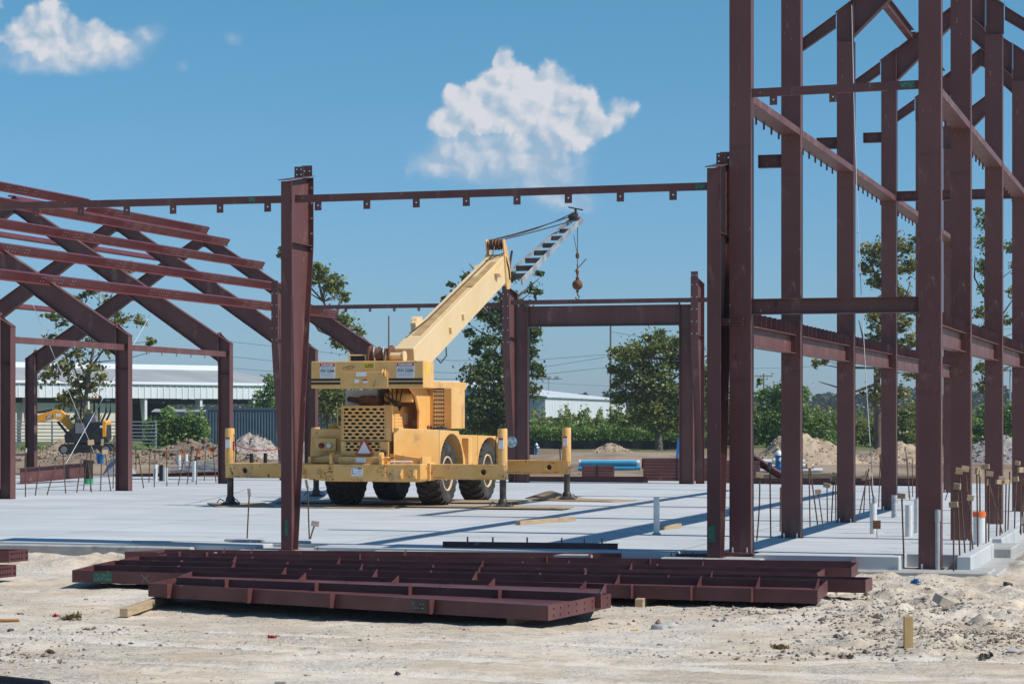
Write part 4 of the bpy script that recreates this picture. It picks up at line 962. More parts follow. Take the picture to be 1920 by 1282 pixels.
def danger(cx, cz, w, h, y, k):
    sg = MB(); sg.box((cx-w/2,y-.004,cz-h/2),(cx+w/2,y,cz+h/2)); o = sg.build('danger_sign', SIGNW, cw)
    sg = MB(); sg.box((cx-w*.49,y-.006,cz+h*.26),(cx+w*.49,y-.0045,cz+h*.48)); sg.build('sign_header', SIGNR, cw)
    text_mesh('header_lettering', 'DANGER', h*.21, SIGNW, cw, Matrix.Translation((cx,y-.0075,cz+h*.365)) @ RX, width=w*.8)
    text_mesh('sign_lettering', 'STAY CLEAR', h*.26, INK, cw, Matrix.Translation((cx,y-.006,cz-h*.03)) @ RX, width=w*.92)
    sg = MB(); r = random.Random(k)
    for q, zz in enumerate((.19,.145,-.2,-.26,-.33,-.40)):
        x = -w*.42
        while x < w*.40:
            a = r.uniform(.015,.04); sg.box((cx+x,y-.0055,cz+h*zz-.0022),(cx+min(x+a,w*.43),y-.0042,cz+h*zz+.0022)); x += a+.008
    sg.build('small_print', INK, cw)
danger(-.455, 2.81, .33, .31, YC+.018, 1); danger(1.235, 2.81, .375, .31, YC-.003, 2)
m = MB(); m.box((.335,YC-.002,2.86),(.565,YC+.02,2.955)); ys = m.build('yellow_sticker', SIGNY, cw)
m = MB(); m.box((.36,YC-.004,2.875),(.55,YC-.0022,2.895)); m.prism([(.36,YC-.004,2.915),(.40,YC-.004,2.915),(.38,YC-.004,2.945)], (0,.0018,0)); m.box((.42,YC-.004,2.915),(.55,YC-.0022,2.935)); m.build('sticker_print', INK, cw)
m = MB(); m.box((.18,YC-.021,2.69),(.40,YC-.0185,2.775)); m.build('faded_patch', SIGNW, cw)
for x in (.145,.33): m = MB(); m.box((x,YC-.021,2.555),(x+.09,YC-.0185,2.63)); m.build('small_sticker', SIGNW, cw)
m = MB(); m.box((.33,YC-.0225,2.60),(.42,YC-.0212,2.63)); m.build('sticker_header', SIGNR, cw)
m = MB(); m.prism([(.74,YC-.02,2.66),(.74,YC-.09,2.70),(.74,YC-.09,2.76),(.74,YC-.02,2.84)], (.04,0,0)); m.prism([(.80,YC-.02,2.66),(.80,YC-.09,2.70),(.80,YC-.09,2.76),(.80,YC-.02,2.84)], (.03,0,0)); m.build('lifting_lug', YELW, cw, bevel=.005)
m = MB(); m.box((1.6165,-.80,2.74),(1.6185,-.62,2.95)); m.build('yellow_sticker', SIGNY, cw)
m = MB(); m.tube([(-.10,YC-.025,2.83),(-.10,YC-.05,2.86),(.1,YC-.05,2.90),(.16,YC-.05,2.88),(.12,YC-.05,2.85),(-.02,YC-.05,2.84)], .008, 5); m.build('loose_wire', RUST, cw)
# winch and clutter on the deck
m = MB(); m.lathe([(.22,0),(.22,.03),(.155,.035),(.16,.44),(.22,.445),(.22,.475)], 22, Matrix.Translation((.22,-.22,3.12)) @ Matrix.Rotation(R(90),4,'Y')); wd = m.build('winch_drum', RUST, cr, smooth=40)
m = MB(); m.tube([(.25+.03*k,-.22+.19*math.cos(k*.9),3.12+.19*math.sin(k*.9)) for k in range(14)], .018, 6); m.build('wound_rope', GREYP, wd)
m = MB(); m.tube([(.62,-.30,3.10),(.95,-.30,3.10)], .085, 14)
for x in (.60,.97): m.lathe([(.0,0),(.12,0),(.12,.03),(0,.03)], 16, Matrix.Translation((x,-.30,3.10)) @ Matrix.Rotation(R(90),4,'Y'))
m.build('pivot_tube', YELB, cr, smooth=40)
m = MB(); m.box((-.24,-.30,3.0),(-.20,-.2,3.15)); m.box((.12,-.30,3.0),(.16,-.2,3.15)); m.box((-.20,-.30,3.125),(.12,-.2,3.15)); m.build('winch_frame', YELB, cr, bevel=.008)
m = MB(); m.box((-.20,-.25,3.002),(.12,-.22,3.12)); m.build('winch_guard', BLACKP, cr)
# side cabinet on the right with a perforated panel
m = MB(); m.prism([(.82,1.15,1.95),(.82,1.15,2.47),(1.12,1.15,2.47),(1.12,1.15,1.62),(1.06,1.15,1.62)], (0,.9,0)); m.build('side_cabinet', YEL, cr, bevel=.008)
m = MB(); m.box((1.13,1.19,1.62),(1.37,2.05,2.47)); m.build('cabinet_dark', HOLEM, cr)  # near black block paints the shade behind the perforated panel
m = MB(); m.holed(.235,.78,.008,5,9,.028, Matrix.Translation((1.132,1.145,1.66)), slot=.62); m.build('perforated_panel', YELB, cr)
m = MB(); m.box((1.37,1.14,1.62),(1.53,2.05,2.47)); m.build('cabinet_side', YEL, cr, bevel=.006)
cb('tool_box', (.62,1.0,1.62), (.86,1.4,1.80), YELB)
m = MB()
for k in range(7): m.tube([(.95+.08*k,1.05,1.60),(1.0+.07*k,.95,1.66+.02*(k%3)),(1.08+.07*k,1.02,1.62)], .016, 6)
m.build('valve_hoses', DARKST, cr)
m = MB(); m.tube([(1.60,1.9,1.5),(1.60,1.9,2.08)], .012, 6); m.build('whip_aerial', BLACKPL, cr)
# boom
def cl(v): return CMi @ v
b0, b1 = D(782,659,49.9), D(930,506,57.4)
ax = (b1-b0).normalized(); b0 = b0-ax*1.05
BM = CMi @ frame_mat(b0, b1); BLn = (b1-b0).length
bo = bpy.data.objects.new('boom', None)
m = MB(); m.box((0,-.215,-.34),(BLn,.215,.34)); boom = m.build('boom', YELB, cr, bevel=.012); boom.matrix_local = BM
def bp(name, mb, mat, **k): return mb.build(name, mat, boom, **k)
m = MB(); m.box((1.1,-.10,.342),(BLn-2.3,.10,.350)); m.box((BLn-3.4,-.20,.3405),(BLn-.8,-.06,.37)); bp('top_plate', m, M_('boom_tan', (.40,.25,.10), (.5,.33,.15), rough=.6, scale=3))
m = MB(); m.tube([(.9,.10,.44),(2.4,.06,.385),(BLn-.2,.02,.40),(BLn+.05,.0,.62)], .013, 6); bp('hoist_rope', m, DARKST)
for xx in (3.1, 4.35): 
    m = MB(); m.prism([(xx,-.2155,.02),(xx+.10,-.2155,.02),(xx+.03,-.2155,-.14)], (0,-.05,0)); bp('side_lug', m, YELB)
for s in (-1,1):
    m = MB(); m.prism([(BLn-1.15,s*.216,.16),(BLn-.78,s*.216,.30),(BLn-.70,s*.216,.16),(BLn-.95,s*.216,.02)], (0,s*.12,0)); bp('jib_lug', m, YELB, bevel=.01)
m = MB(); m.lathe([(.0,-.06),(.13,-.06),(.13,.06),(0,.06)], 14, Matrix.Translation((2.2,.30,.36)) @ RX); m.box((1.9,.217,.2),(2.5,.33,.42)); bp('hose_reel', m, YELB, smooth=40)
m = MB(); m.box((BLn+.001,-.26,-.40),(BLn+.06,.26,.37)); bp('tip_collar', m, YELB, bevel=.01)
m = MB()
for s in (-1,1):
    m.prism([(BLn+.061,s*.2,-.36),(BLn+.061,s*.2,.34),(BLn+.02,s*.2,.52),(BLn+.0,s*.2,.72),(BLn+.16,s*.2,.74),(BLn+.34,s*.2,.50),(BLn+.55,s*.2,.12),(BLn+.62,s*.2,-.30),(BLn+.42,s*.2,-.58),(BLn+.12,s*.2,-.52)], (0,s*.03,0))
m.box((BLn+.07,-.19,-.42),(BLn+.40,.19,.05)); bp('boom_head', m, YEL, bevel=.006)
for zz, rr in ((.60,.14),(-.32,.15)):
    m = MB()
    for yy in (-.12,-.04,.04,.12): m.lathe([(.03,yy-.03),(rr,yy-.03),(rr-.03,yy),(rr,yy+.03),(.03,yy+.03)], 18, Matrix.Translation((BLn+.14 if zz > 0 else BLn+.30,0,zz)) @ RX)
    bp('sheave', m, RUST, smooth=40)
m = MB(); m.tube([(BLn+.06,-.25,.3),(BLn+.1,-.3,.0),(BLn+.25,-.28,-.3)], .02, 6); m.tube([(BLn-.6,.1,.36),(BLn-.1,-.2,.42),(BLn+.3,-.22,.35)], .014, 6); bp('boom_cables', m, BLACKPL)
m = MB(); m.tube([(3.1,-.12,-.345),(3.0,-.14,-.60),(2.6,-.1,-.66),(2.2,-.05,-.345)], .014, 6); bp('hanging_hose', m, BLACKPL)
m = MB(); m.box((4.2,-.12,-.43),(4.45,.08,-.342)); m.box((3.3,-.12,-.41),(3.45,.05,-.342)); bp('roller', m, RUST, bevel=.02)
# jib
j0, j1 = D(963,524,58.0), D(1081,412,63.0)
JM = CMi @ frame_mat(j0, j1); JL = (j1-j0).length
m = MB()
for s in (-1,1):
    y0, y1 = s*.27, s*.13
    m.prism([(-.25,y0,-.07 if s < 0 else .03),(-.25,y0,.09),(JL*.8,y1,.075),(JL,y1,.06),(JL+.10,y1,-.02),(JL,y1,-.09),(JL*.8,y1,-.06 if s < 0 else 0)], (0,s*.04,0))
jib = m.build('jib', JIBM, cr, bevel=.006); jib.matrix_local = JM
for k in range(7):
    xx = .25+k*JL*.125; hw = .27-.14*(xx+.25)/(JL+.25)-.004
    m = MB(); m.box((xx,-hw,-.065+.002*k),(xx+.035,hw,.075-.003*k)); m.build('jib_brace', DARKST, jib)
m = MB(); m.box((-.24,-.295,-.10),(JL*.86,.295*.55,-.085)); 
m = MB()
for k in range(3): m.lathe([(.02,-.03),(.11,-.03),(.08,0),(.11,.03),(.02,.03)], 16, Matrix.Translation((JL-.02+.02*k,(-.07,0,.07)[k],.10 if k else -.02)) @ RX)
m.build('jib_sheave', RUST, jib, smooth=40)
m = MB(); m.tube([(JL-.15,-.25,.30),(JL+.2,.25,.30)], .02, 6); m.tube([(JL,0,.05),(JL,0,.30)], .035, 6); m.build('jib_cross_bar', DARKST, jib)
m = MB(); m.lathe([(0,-.12),(.12,-.08),(.13,.05),(0,.12)], 12, Matrix.Translation((JL-.35,-.02,.16))); m.build('jib_roller', BLACKP, jib, smooth=50)
Bw, Jw = CM @ BM, CM @ JM
h0 = Bw @ Vector((BLn+.08,.12,.72)); h1 = Bw @ Vector((BLn+.08,-.14,.72)); tip = Jw @ Vector((JL,0,.22)); tip2 = Jw @ Vector((JL-.05,0,.02))
for a, b, dz in ((h0, tip, -.10),(h1, Jw @ Vector((JL-.6,-.1,.14)), -.02),(h0, Jw @ Vector((JL-.3,.1,.16)), -.03)):
    m = MB(); m.tube([cl(a+(b-a)*q+Vector((0,0,dz*4*q*(1-q)))) for q in (0,.25,.5,.75,1)], .016, 5); m.build('pendant_rope', DARKST, cr)
# hook ball hanging from the jib
hb = Jw @ Vector((JL+.06,0,-.08)); dd = hb.y
pz = lambda py: EYE+(HY-py)*dd/FOC
t = thing('hook_ball', 'rusty round hook ball hanging on a rope from the grey jib tip', 'hook ball', Vector((hb.x, hb.y, pz(534))))
zt = hb.z-pz(534)
m = MB(); m.tube([(0,0,.55),(0.004,0,zt)], .011, 5); m.tube([(.0,0,pz(478)-pz(534)),(-.10,0,zt-.35)], .009, 5); m.build('rope', DARKST, t)
m = MB(); m.lathe([(0,-.14)]+[(.142*math.sin(q),-.142*math.cos(q)) for q in [math.pi*k/12 for k in range(1,12)]]+[(0,.142)], 22); m.build('ball', RUST, t, smooth=60)
m = MB(); m.lathe([(0,.13),(.05,.14),(.05,.2),(.025,.22),(.03,.30),(.045,.31),(.045,.37),(.02,.40),(.018,.56),(0,.56)], 12); m.build('swivel', RUST, t, smooth=40)
m = MB(); m.lathe([(0,.70),(.045,.72),(.055,.80),(.03,.86),(0,.87)], 12); m.build('rope_clamp', RUST, t, smooth=40)
m = MB(); m.tube([(-.07,0,.36),(.03,0,.47),(.24,0,.70)], .012, 6); m.build('trip_bar', DARKST, t)
m = MB(); m.lathe([(0,-.14),(.04,-.15),(.04,-.20),(0,-.21)], 10); m.tube([(0,0,-.20),(0,0,-.27),(.05,0,-.32),(.03,0,-.39),(-.03,0,-.39),(-.05,0,-.33)], .02, 8); m.build('hook', RUST, t, smooth=50)
# ================================================================== MINI EXCAVATOR
EX = D(165, 852, 104.0); ES = 104.0/FOC
t = thing('mini_excavator', 'small orange and black tracked excavator on the dirt bank behind the left columns', 'excavator', EX, 0)
EO = M_('excavator_orange', (.90,.40,.03), (.85,.36,.025), rough=.35, scale=2); EK = M_('excavator_black', (.015,.016,.02), (.03,.032,.036), rough=.4, scale=3); EG = M_('excavator_grey', (.20,.21,.23), rough=.5)
def e(px, py): return ((px-165)*ES, (852-py)*ES)
for y in (-.62, .42):
    L_, H_ = 2.35, .46; m = MB(); pts = []
    for k in range(9): q = math.pi/2+math.pi*k/8; pts.append((-1.2+.23+.23*math.cos(q), y, .23+.23*math.sin(q)))
    for k in range(9): q = -math.pi/2+math.pi*k/8; pts.append((1.15-.23+.23*math.cos(q), y, .23+.23*math.sin(q)))
    m.prism(pts, (0,.28,0))
    for k in range(26): m.box((-1.0+k*.077,y-.005,.455),(-1.0+k*.077+.04,y+.285,.478))
    o = m.build('track', EK, t)
    for xx in (-.95,.9): m = MB(); m.lathe([(0,0),(.15,0),(.15,-.02),(0,-.02)], 14, Matrix.Translation((xx,y-.003,.23)) @ RX.inverted()); m.build('track_wheel', EG, o)
m = MB(); m.box((-.55,-.4,.47),(.55,.4,.58)); m.build('undercarriage', EK, t)
def poly(name, pts, y0, y1, mat, bev=.02, parent=t):
    m = MB(); m.prism([(p[0], y0, p[1]) for p in [e(*q) for q in pts]], (0,y1-y0,0)); return m.build(name, mat, parent, bevel=bev)
poly('house', [(127,830),(125,815),(140,802),(146,800),(146,795),(168,792),(190,790),(204,795),(205,822),(198,830)], -.62, .62, EK)
poly('rear_cover', [(196,820),(196,790),(200,787),(204,790),(204,819)], -.64, .64, EO, .03)
poly('grey_panel', [(146,812),(146,793),(162,793),(166,812)], -.635, -.61, EG, .005)
poly('seat', [(160,794),(164,776),(180,776),(184,794)], -.25, .25, EG)
for pts in ([(146,800),(147,772),(149,752),(155,750),(203,751),(203,772),(198,783),(194,790)],):
    for y in (-.55,.55):
        m = MB(); m.tube([(e(*q)[0], y, e(*q)[1]) for q in pts], .045, 8); m.build('roll_bar', EK, t, smooth=50)
poly('canopy_roof', [(148,752),(149,748),(202,748),(203,752)], -.6, .6, EK)
for x in (172,181): poly('canopy_post', [(x,790),(x,751),(x+3,751),(x+3,790)], .40, .46, EK, .0)
m = MB(); m.lathe([(.05,0),(.05,.12),(0,.15)], 10, Matrix.Translation((*[e(180,748)[0]], 0, e(180,747)[1]))); m.build('beacon', ORNG, t, smooth=40)
poly('boom', [(130,806),(140,805),(138,800),(127,778),(116,769),(104,768),(64,780),(62,788),(72,792),(103,785),(112,788)], -.14, .14, EO, .02)
m = MB(); m.tube([(e(126,812)[0],0,e(126,812)[1]),(e(108,790)[0],0,e(108,790)[1])], .06, 8); m.build('lift_cylinder', EK, t, smooth=50)
m = MB(); m.tube([(e(98,769)[0],0,e(98,769)[1]),(e(72,773)[0],0,e(72,773)[1])], [.06,.06], 8); m.tube([(e(72,773)[0],0,e(72,773)[1]),(e(60,776)[0],0,e(60,776)[1])], .035, 8); m.build('arm_cylinder', EK, t, smooth=50)
poly('dipper_arm', [(54,790),(56,776),(60,773),(64,779),(66,791),(58,842),(53,842),(54,800)], -.11, .11, EO, .02)
poly('bucket', [(52,842),(60,841),(64,850),(62,862),(55,866),(51,858)], -.3, .3, EK, .02)
text_mesh('boom_lettering', 'SANY', .22, SIGNW, t, Matrix.Translation((e(94,781)[0],-.146,e(94,780.5)[1])) @ RX @ Matrix.Rotation(R(14),4,'Z'), width=.27)
m = MB(); m.box((-.16,-.002,-.08),(.16,0,.08), Matrix.Translation((e(94,781)[0],-.1405,e(94,780.5)[1])) @ Matrix.Rotation(R(-14),4,'Y')); m.build('lettering_band', EK, t)
m = MB(); m.box((-.12,-.002,-.075),(.12,0,.075), Matrix.Translation((e(111,778)[0],-.141,e(111,778)[1]))); m.build('boom_sticker', SIGNW, t)
m = MB(); m.box((-.05,-.64,-.04),(.08,-.625,.06), Matrix.Translation((e(194,800)[0],0,e(194,800)[1]))); m.build('side_sticker', SIGNW, t)
# ================================================================== BEYOND THE SITE
def mesh_np(name, V, F, mat, parent=None, smooth=False):
    me = bpy.data.meshes.new(name); V = np.asarray(V, np.float32); F = np.asarray(F, np.int32); k = F.shape[1]
    me.vertices.add(len(V)); me.vertices.foreach_set('co', V.ravel())
    me.loops.add(F.size); me.loops.foreach_set('vertex_index', F.ravel())
    me.polygons.add(len(F)); me.polygons.foreach_set('loop_start', np.arange(0, F.size, k, dtype=np.int32)); me.polygons.foreach_set('loop_total', np.full(len(F), k, np.int32))
    me.update(calc_edges=True)
    if smooth: me.polygons.foreach_set('use_smooth', [True]*len(F))
    me.materials.append(mat); o = bpy.data.objects.new(name, me); COL.objects.link(o)
    if parent: o.parent = parent
    return o
def leaf_cloud(name, P, size, mat, parent, r, elong=1.7, droop=0.):
    n = len(P); a = r.normal(size=(n,3)); a[:,2] = a[:,2]*.7-droop; a /= np.linalg.norm(a, axis=1)[:,None]
    b = np.cross(a, r.normal(size=(n,3))); b /= np.linalg.norm(b, axis=1)[:,None]+1e-9
    s = (size*r.uniform(.6, 1.35, n))[:,None]
    V = np.stack([P-a*s*elong*.5, P+b*s*.5+a*s*.1, P+a*s*elong*.5, P-b*s*.5+a*s*.1], 1).reshape(-1,3)
    return mesh_np(name, V, np.arange(n*4).reshape(-1,4), mat, parent)
def clump_points(clumps, d, leaf, dens, r, depth=.8, sub=9, subr=.42):
    out = []; cen = []
    for c in clumps:
        px, py, rp = c[:3]; Rr = rp*d/FOC; ctr = np.array(D(px, py, d)); ctr[1] += r.normal()*Rr*.5*depth
        cen.append(Vector(ctr)); n = max(3, int(sub*(c[3] if len(c) > 3 else 1)))
        for k in range(n):
            q = r.normal(size=3); q /= np.linalg.norm(q); q *= Rr*r.random()**.4*1.05; q[1] *= depth; q[2] *= .9
            rs = Rr*subr*r.uniform(.5, 1.2); m = int(dens*4*(rs/leaf)**2)+6
            u = r.normal(size=(m,3))*.62
            u *= rs; u[:,2] *= .6; u[:,0] *= 1.2
            out.append(ctr+q+u)
        m = int(dens*2.2*(Rr/leaf)**2); u = r.normal(size=(m,3))*Rr*.60; u[:,1] *= depth; out.append(ctr+u)
    return np.concatenate(out), cen
BARK = M_('bark', (.11,.085,.065), (.20,.165,.13), rough=.95, scale=3, stretch=(1,1,.25), bump=.3, bscale=9)
LF_D = leafmat('leaf_dark', (.042,.08,.024), (.10,.165,.045), (.21,.28,.085))
LF_Y = leafmat('leaf_yellowing', (.095,.13,.032), (.20,.22,.055), (.36,.32,.10))
LF_M = leafmat('leaf_mid', (.09,.125,.034), (.20,.25,.06), (.36,.37,.11))
LF_B = leafmat('leaf_bright', (.085,.165,.035), (.17,.29,.065), (.32,.42,.12))
LF_F = leafmat('leaf_far', (.035,.055,.035), (.05,.075,.045), (.075,.10,.055), .2)
def tree(name, lab, d, trunk, limbs, clumps, mat, leaf=.20, dens=3.0, seed=1, r0=.22, sub=9, subr=.42, grp=None, droop=0., cat='tree', depth=.8):
    r = np.random.default_rng(seed)
    base = D(trunk[0][0], trunk[0][1], d); base.z = -.1
    t = thing(name, lab, cat, base, 0, grp)
    leaf *= .66; dens *= .85
    P, cen = clump_points(clumps, d, leaf, dens, r, depth, sub, subr)
    leaf_cloud('crown', P-np.array(base), leaf, mat, t, r, droop=droop)
    m = MB(); pts = [D(x, y, d)-base for x, y in trunk]; pts[0] = Vector((pts[0].x, 0, 0)); n = len(pts)
    m.tube(pts, [r0*(1-.75*i/max(1,n-1)) for i in range(n)], 9)
    tp = pts
    for L_ in limbs:
        q = [D(x, y, d)-base for x, y in L_]
        for i in range(1, len(q)): q[i].y += r.normal()*.35
        m.tube(q, [r0*.42*(1-.8*i/(len(q)-1)) for i in range(len(q))], 6)
    for c in cen:      # twigs from the nearest wood into each clump
        v = c-base; o_ = min(tp, key=lambda p: (p-v).length+max(0, p.z-v.z)*.8); mid = (o_+v)/2+Vector((r.normal()*.2, r.normal()*.2, -.15*(v-o_).length*.3))
        m.tube([o_, mid, v], [r0*.22, r0*.14, .012], 5)
    m.build('trunk', BARK, t, smooth=60)
    return t
tree('slender_tree', 'sparse yellowing tree behind the excavator with white building behind it', 122, [(158,836),(160,770),(163,720),(170,680),(178,640),(186,600)], [[(160,760),(140,700),(120,640)],[(165,715),(140,660),(130,620)],[(170,690),(200,640),(215,590)],[(178,640),(220,600),(270,590)]],
     [(100,640,22),(130,690,26),(88,702,20),(150,650,24),(182,622,22),(200,570,18),(168,545,14),(225,600,18),(262,600,13),(282,640,9),(112,600,13),(95,590,11),(148,742,24),(182,700,22),(120,752,18),(145,792,17),(170,780,16),(205,655,14),(150,560,10),(240,505,13),(250,550,9),(300,655,6),(180,500,8),(160,720,20)], LF_Y, leaf=.24, dens=2.3, seed=3, r0=.15, sub=6, subr=.42)
tree('leaning_tree', 'leaning bare-limbed tree with leafy tufts right of the lone front column', 118, [(705,835),(690,740),(672,680),(648,640),(628,605),(606,565)], [[(648,640),(600,620),(560,560),(520,470)],[(628,605),(640,560),(632,530)],[(672,680),(690,640),(668,620)],[(606,565),(598,530),(585,505)]],
     [(603,520,20),(628,532,18),(642,556,11),(642,603,22),(668,628,13),(604,596,14),(592,500,10),(530,466,7),(524,478,5),(655,645,16),(630,640,14),(615,545,12),(580,530,9)], LF_M, leaf=.19, dens=2.8, seed=4, r0=.2, subr=.44)
tree('round_tree', 'dark dense bush tree between the lone front column and the crane counterweight', 140, [(615,838),(615,760),(612,720)], [], [(590,735,30),(622,728,34),(650,740,30),(575,765,24),(610,768,30),(645,775,28),(600,705,16),(630,700,14),(560,745,18)], LF_M, leaf=.20, dens=3.0, seed=5, r0=.2)
tree('round_tree', 'pale green shrubby tree at the right end of the long white building', 172, [(500,838),(500,780),(498,745)], [], [(497,745,20),(485,765,16),(508,725,15),(515,770,18),(505,710,10)], LF_B, leaf=.22, dens=2.4, seed=6, r0=.15)
tree('ivy_clad_tree', 'tall ivy clad tree behind the boom and left jamb of the far opening', 128, [(935,838),(936,770),(940,700),(946,640),(950,580),(952,520),(960,470)], [[(946,620),(905,575),(868,545),(840,525)],[(950,570),(985,545),(1012,520)],[(946,600),(990,600),(1020,590)],[(950,560),(900,520),(880,495)]],
     [(905,765,30),(898,705,26),(916,645,24),(930,595,24),(925,690,28),(945,745,32),(962,690,26),(992,640,20),(1002,690,17),(998,735,17),(893,785,26),(930,800,28),(952,562,17),(958,620,24),(860,545,11),(836,562,8),(880,522,12),(905,500,7),(874,565,10),(1000,545,12),(985,575,10),(1012,512,7),(880,625,9),(868,600,6),(1003,620,12),(962,520,10),(905,590,12),(915,730,26),(955,790,24),(990,660,14),(1014,700,8),(890,660,10),(845,535,6)], LF_D, leaf=.19, dens=3.2, seed=7, r0=.26, droop=.5, subr=.46)
tree('spreading_tree', 'broad rounded tree seen through the far framed opening', 142, [(1235,838),(1234,790),(1230,740),(1222,700),(1215,670)], [[(1230,740),(1190,700),(1165,680)],[(1230,745),(1262,710),(1290,690)],[(1225,720),(1240,680),(1250,650)]],
     [(1180,668,26),(1212,650,24),(1240,648,24),(1262,672,26),(1200,700,28),(1165,700,18),(1150,662,11),(1165,742,20),(1195,735,24),(1235,710,26),(1262,740,26),(1230,760,26),(1200,775,20),(1255,790,30),(1292,665,24),(1318,700,26),(1335,740,26),(1300,760,24),(1155,720,10),(1270,640,14),(1235,630,12),(1340,690,16),(1180,790,16),(1145,690,8)], LF_M, leaf=.20, dens=3.6, seed=8, r0=.28, subr=.46)
tree('tall_tree', 'tall yellow green tree behind the left tower row, hung with vines', 126, [(1648,838),(1645,760),(1644,690),(1648,620),(1660,550),(1672,490)], [[(1644,690),(1620,650),(1612,600)],[(1648,620),(1690,580),(1706,530)],[(1660,550),(1640,510),(1625,480)],[(1644,720),(1600,735),(1540,715)],[(1646,640),(1700,650),(1720,700)]],
     [(1640,472,22),(1664,500,22),(1690,462,22),(1706,500,20),(1640,528,15),(1622,500,14),(1642,602,18),(1690,602,18),(1712,640,14),(1700,556,16),(1672,540,14),(1630,570,10),(1660,620,18),(1640,640,14),(1690,650,14),(1715,580,12),(1640,740,20,.6),(1685,740,22,.6),(1660,700,15,.5),(1715,700,14,.5),(1528,680,8),(1545,676,7),(1720,450,10)], LF_Y, leaf=.21, dens=3.0, seed=9, r0=.24, droop=.4, subr=.44)
tree('tall_tree', 'tall thin crowned tree between the right row columns at the right edge', 132, [(1850,838),(1852,740),(1850,640),(1848,540),(1850,440)], [[(1850,640),(1880,590),(1905,550)],[(1848,560),(1830,520),(1825,480)],[(1852,720),(1885,690),(1910,680)]],
     [(1842,415,14),(1850,455,18),(1842,500,14),(1850,540,15),(1900,462,15),(1842,585,14),(1852,610,12),(1852,720,20),(1902,545,11),(1905,500,11),(1890,600,9),(1838,690,10),(1915,620,10),(1832,395,7),(1860,480,12)], LF_M, leaf=.20, dens=2.8, seed=10, r0=.2, droop=.3, subr=.44)
tree('vine_mound', 'bright green vine covered mound between the first two left tower columns', 152, [(1470,838),(1470,790),(1465,740)], [], [(1440,790,32),(1468,752,30),(1470,720,16),(1492,760,26),(1430,745,16),(1500,795,30),(1450,820,26),(1525,815,24),(1555,822,18),(1400,800,28),(1380,770,18),(1510,735,14),(1540,790,14),(1425,715,8)], LF_B, leaf=.2, dens=2.8, seed=11, r0=.25, cat='bush')
tree('leafy_bush', 'green bush at the foot of the tall yellow green tree', 150, [(1640,838),(1640,822),(1640,812)], [], [(1625,815,18),(1650,800,20),(1685,790,24),(1700,815,22),(1660,825,20),(1715,770,18)], LF_M, leaf=.2, dens=2.8, seed=12, r0=.1, cat='bush')
tree('leafy_bush', 'bright bush low between the right row columns', 150, [(1850,838),(1850,822),(1850,812)], [], [(1842,805,26),(1870,795,24),(1895,800,22),(1845,775,16),(1900,770,20),(1825,815,16)], LF_B, leaf=.2, dens=2.8, seed=13, r0=.1, cat='bush')
def bank(name, lab, segs, leaf, dens, mat, seed, kind='stuff'):
    "ground cover: (px0, px1, distance, height, depth) runs"
    r = np.random.default_rng(seed); out = []
    for x0, x1, d, h, dep in segs:
        X0_, X1_ = (x0-HX)*d/FOC, (x1-HX)*d/FOC; n = int(dens*(X1_-X0_)*(h+.5*dep))
        x = r.uniform(X0_, X1_, n); y = d+r.uniform(0, dep, n)
        top = h*(.42+.85*fbm(x*.55+seed, y*.5, seed, 5, .65)); z = top*r.random(n)**.55
        spike = (fbm(x*4, y*0, seed+3, 2) > .62)*r.random(n)**2*h*.45
        out.append(np.stack([x+r.normal(size=n)*.06, y, z+spike-.1], -1))
    o = leaf_cloud(name, np.concatenate(out), leaf, mat, None, r)
    return tag(o, lab, 'plants', kind=kind)
bank('undergrowth', 'dense green weeds and shrubs along the far side of the site', [(845,1010,158,2.0,5),(985,1340,156,2.1,6),(1330,1440,158,2.6,5)], .135, 480, LF_M, 21)
bank('undergrowth', 'brighter low weeds in front of the shrubs', [(990,1240,153,1.5,3),(1240,1330,153,1.0,3),(850,940,154,1.5,2)], .12, 420, LF_B, 22)
bank('undergrowth', 'low scrub behind the tower columns on the right', [(1330,1960,162,2.1,6)], .15, 300, LF_M, 23)
bank('vine_growth', 'light green vines over the rail fence left of the dark container', [(268,384,148,2.0,2.5)], .17, 420, LF_B, 24)
bank('grass_verge', 'strip of green grass below the rail fence', [(30,330,134,.22,6)], .12, 90, LF_B, 25)
def woods():
    r = np.random.default_rng(31); out = []
    for k in range(230):
        x = r.uniform(-190, 175); y = 620+r.uniform(0, 90); h = r.uniform(5.5, 10.5)*(1.0 if x > 60 else .85); w = r.uniform(3, 5.5)
        for j in range(9):
            c = np.array([x+r.normal()*w*.45, y+r.normal()*w*.4, h*r.uniform(.25, .92)]); rs = w*r.uniform(.25,.5); m = 34
            u = r.normal(size=(m,3)); u /= np.linalg.norm(u, axis=1)[:,None]; out.append(c+u*(rs*r.random(m)**.35)[:,None])
    o = leaf_cloud('far_woods', np.concatenate(out), 1.15, LF_F, None, r, elong=1.3); tag(o, 'long hazy belt of distant woodland along the horizon', 'woods', kind='stuff')
woods()
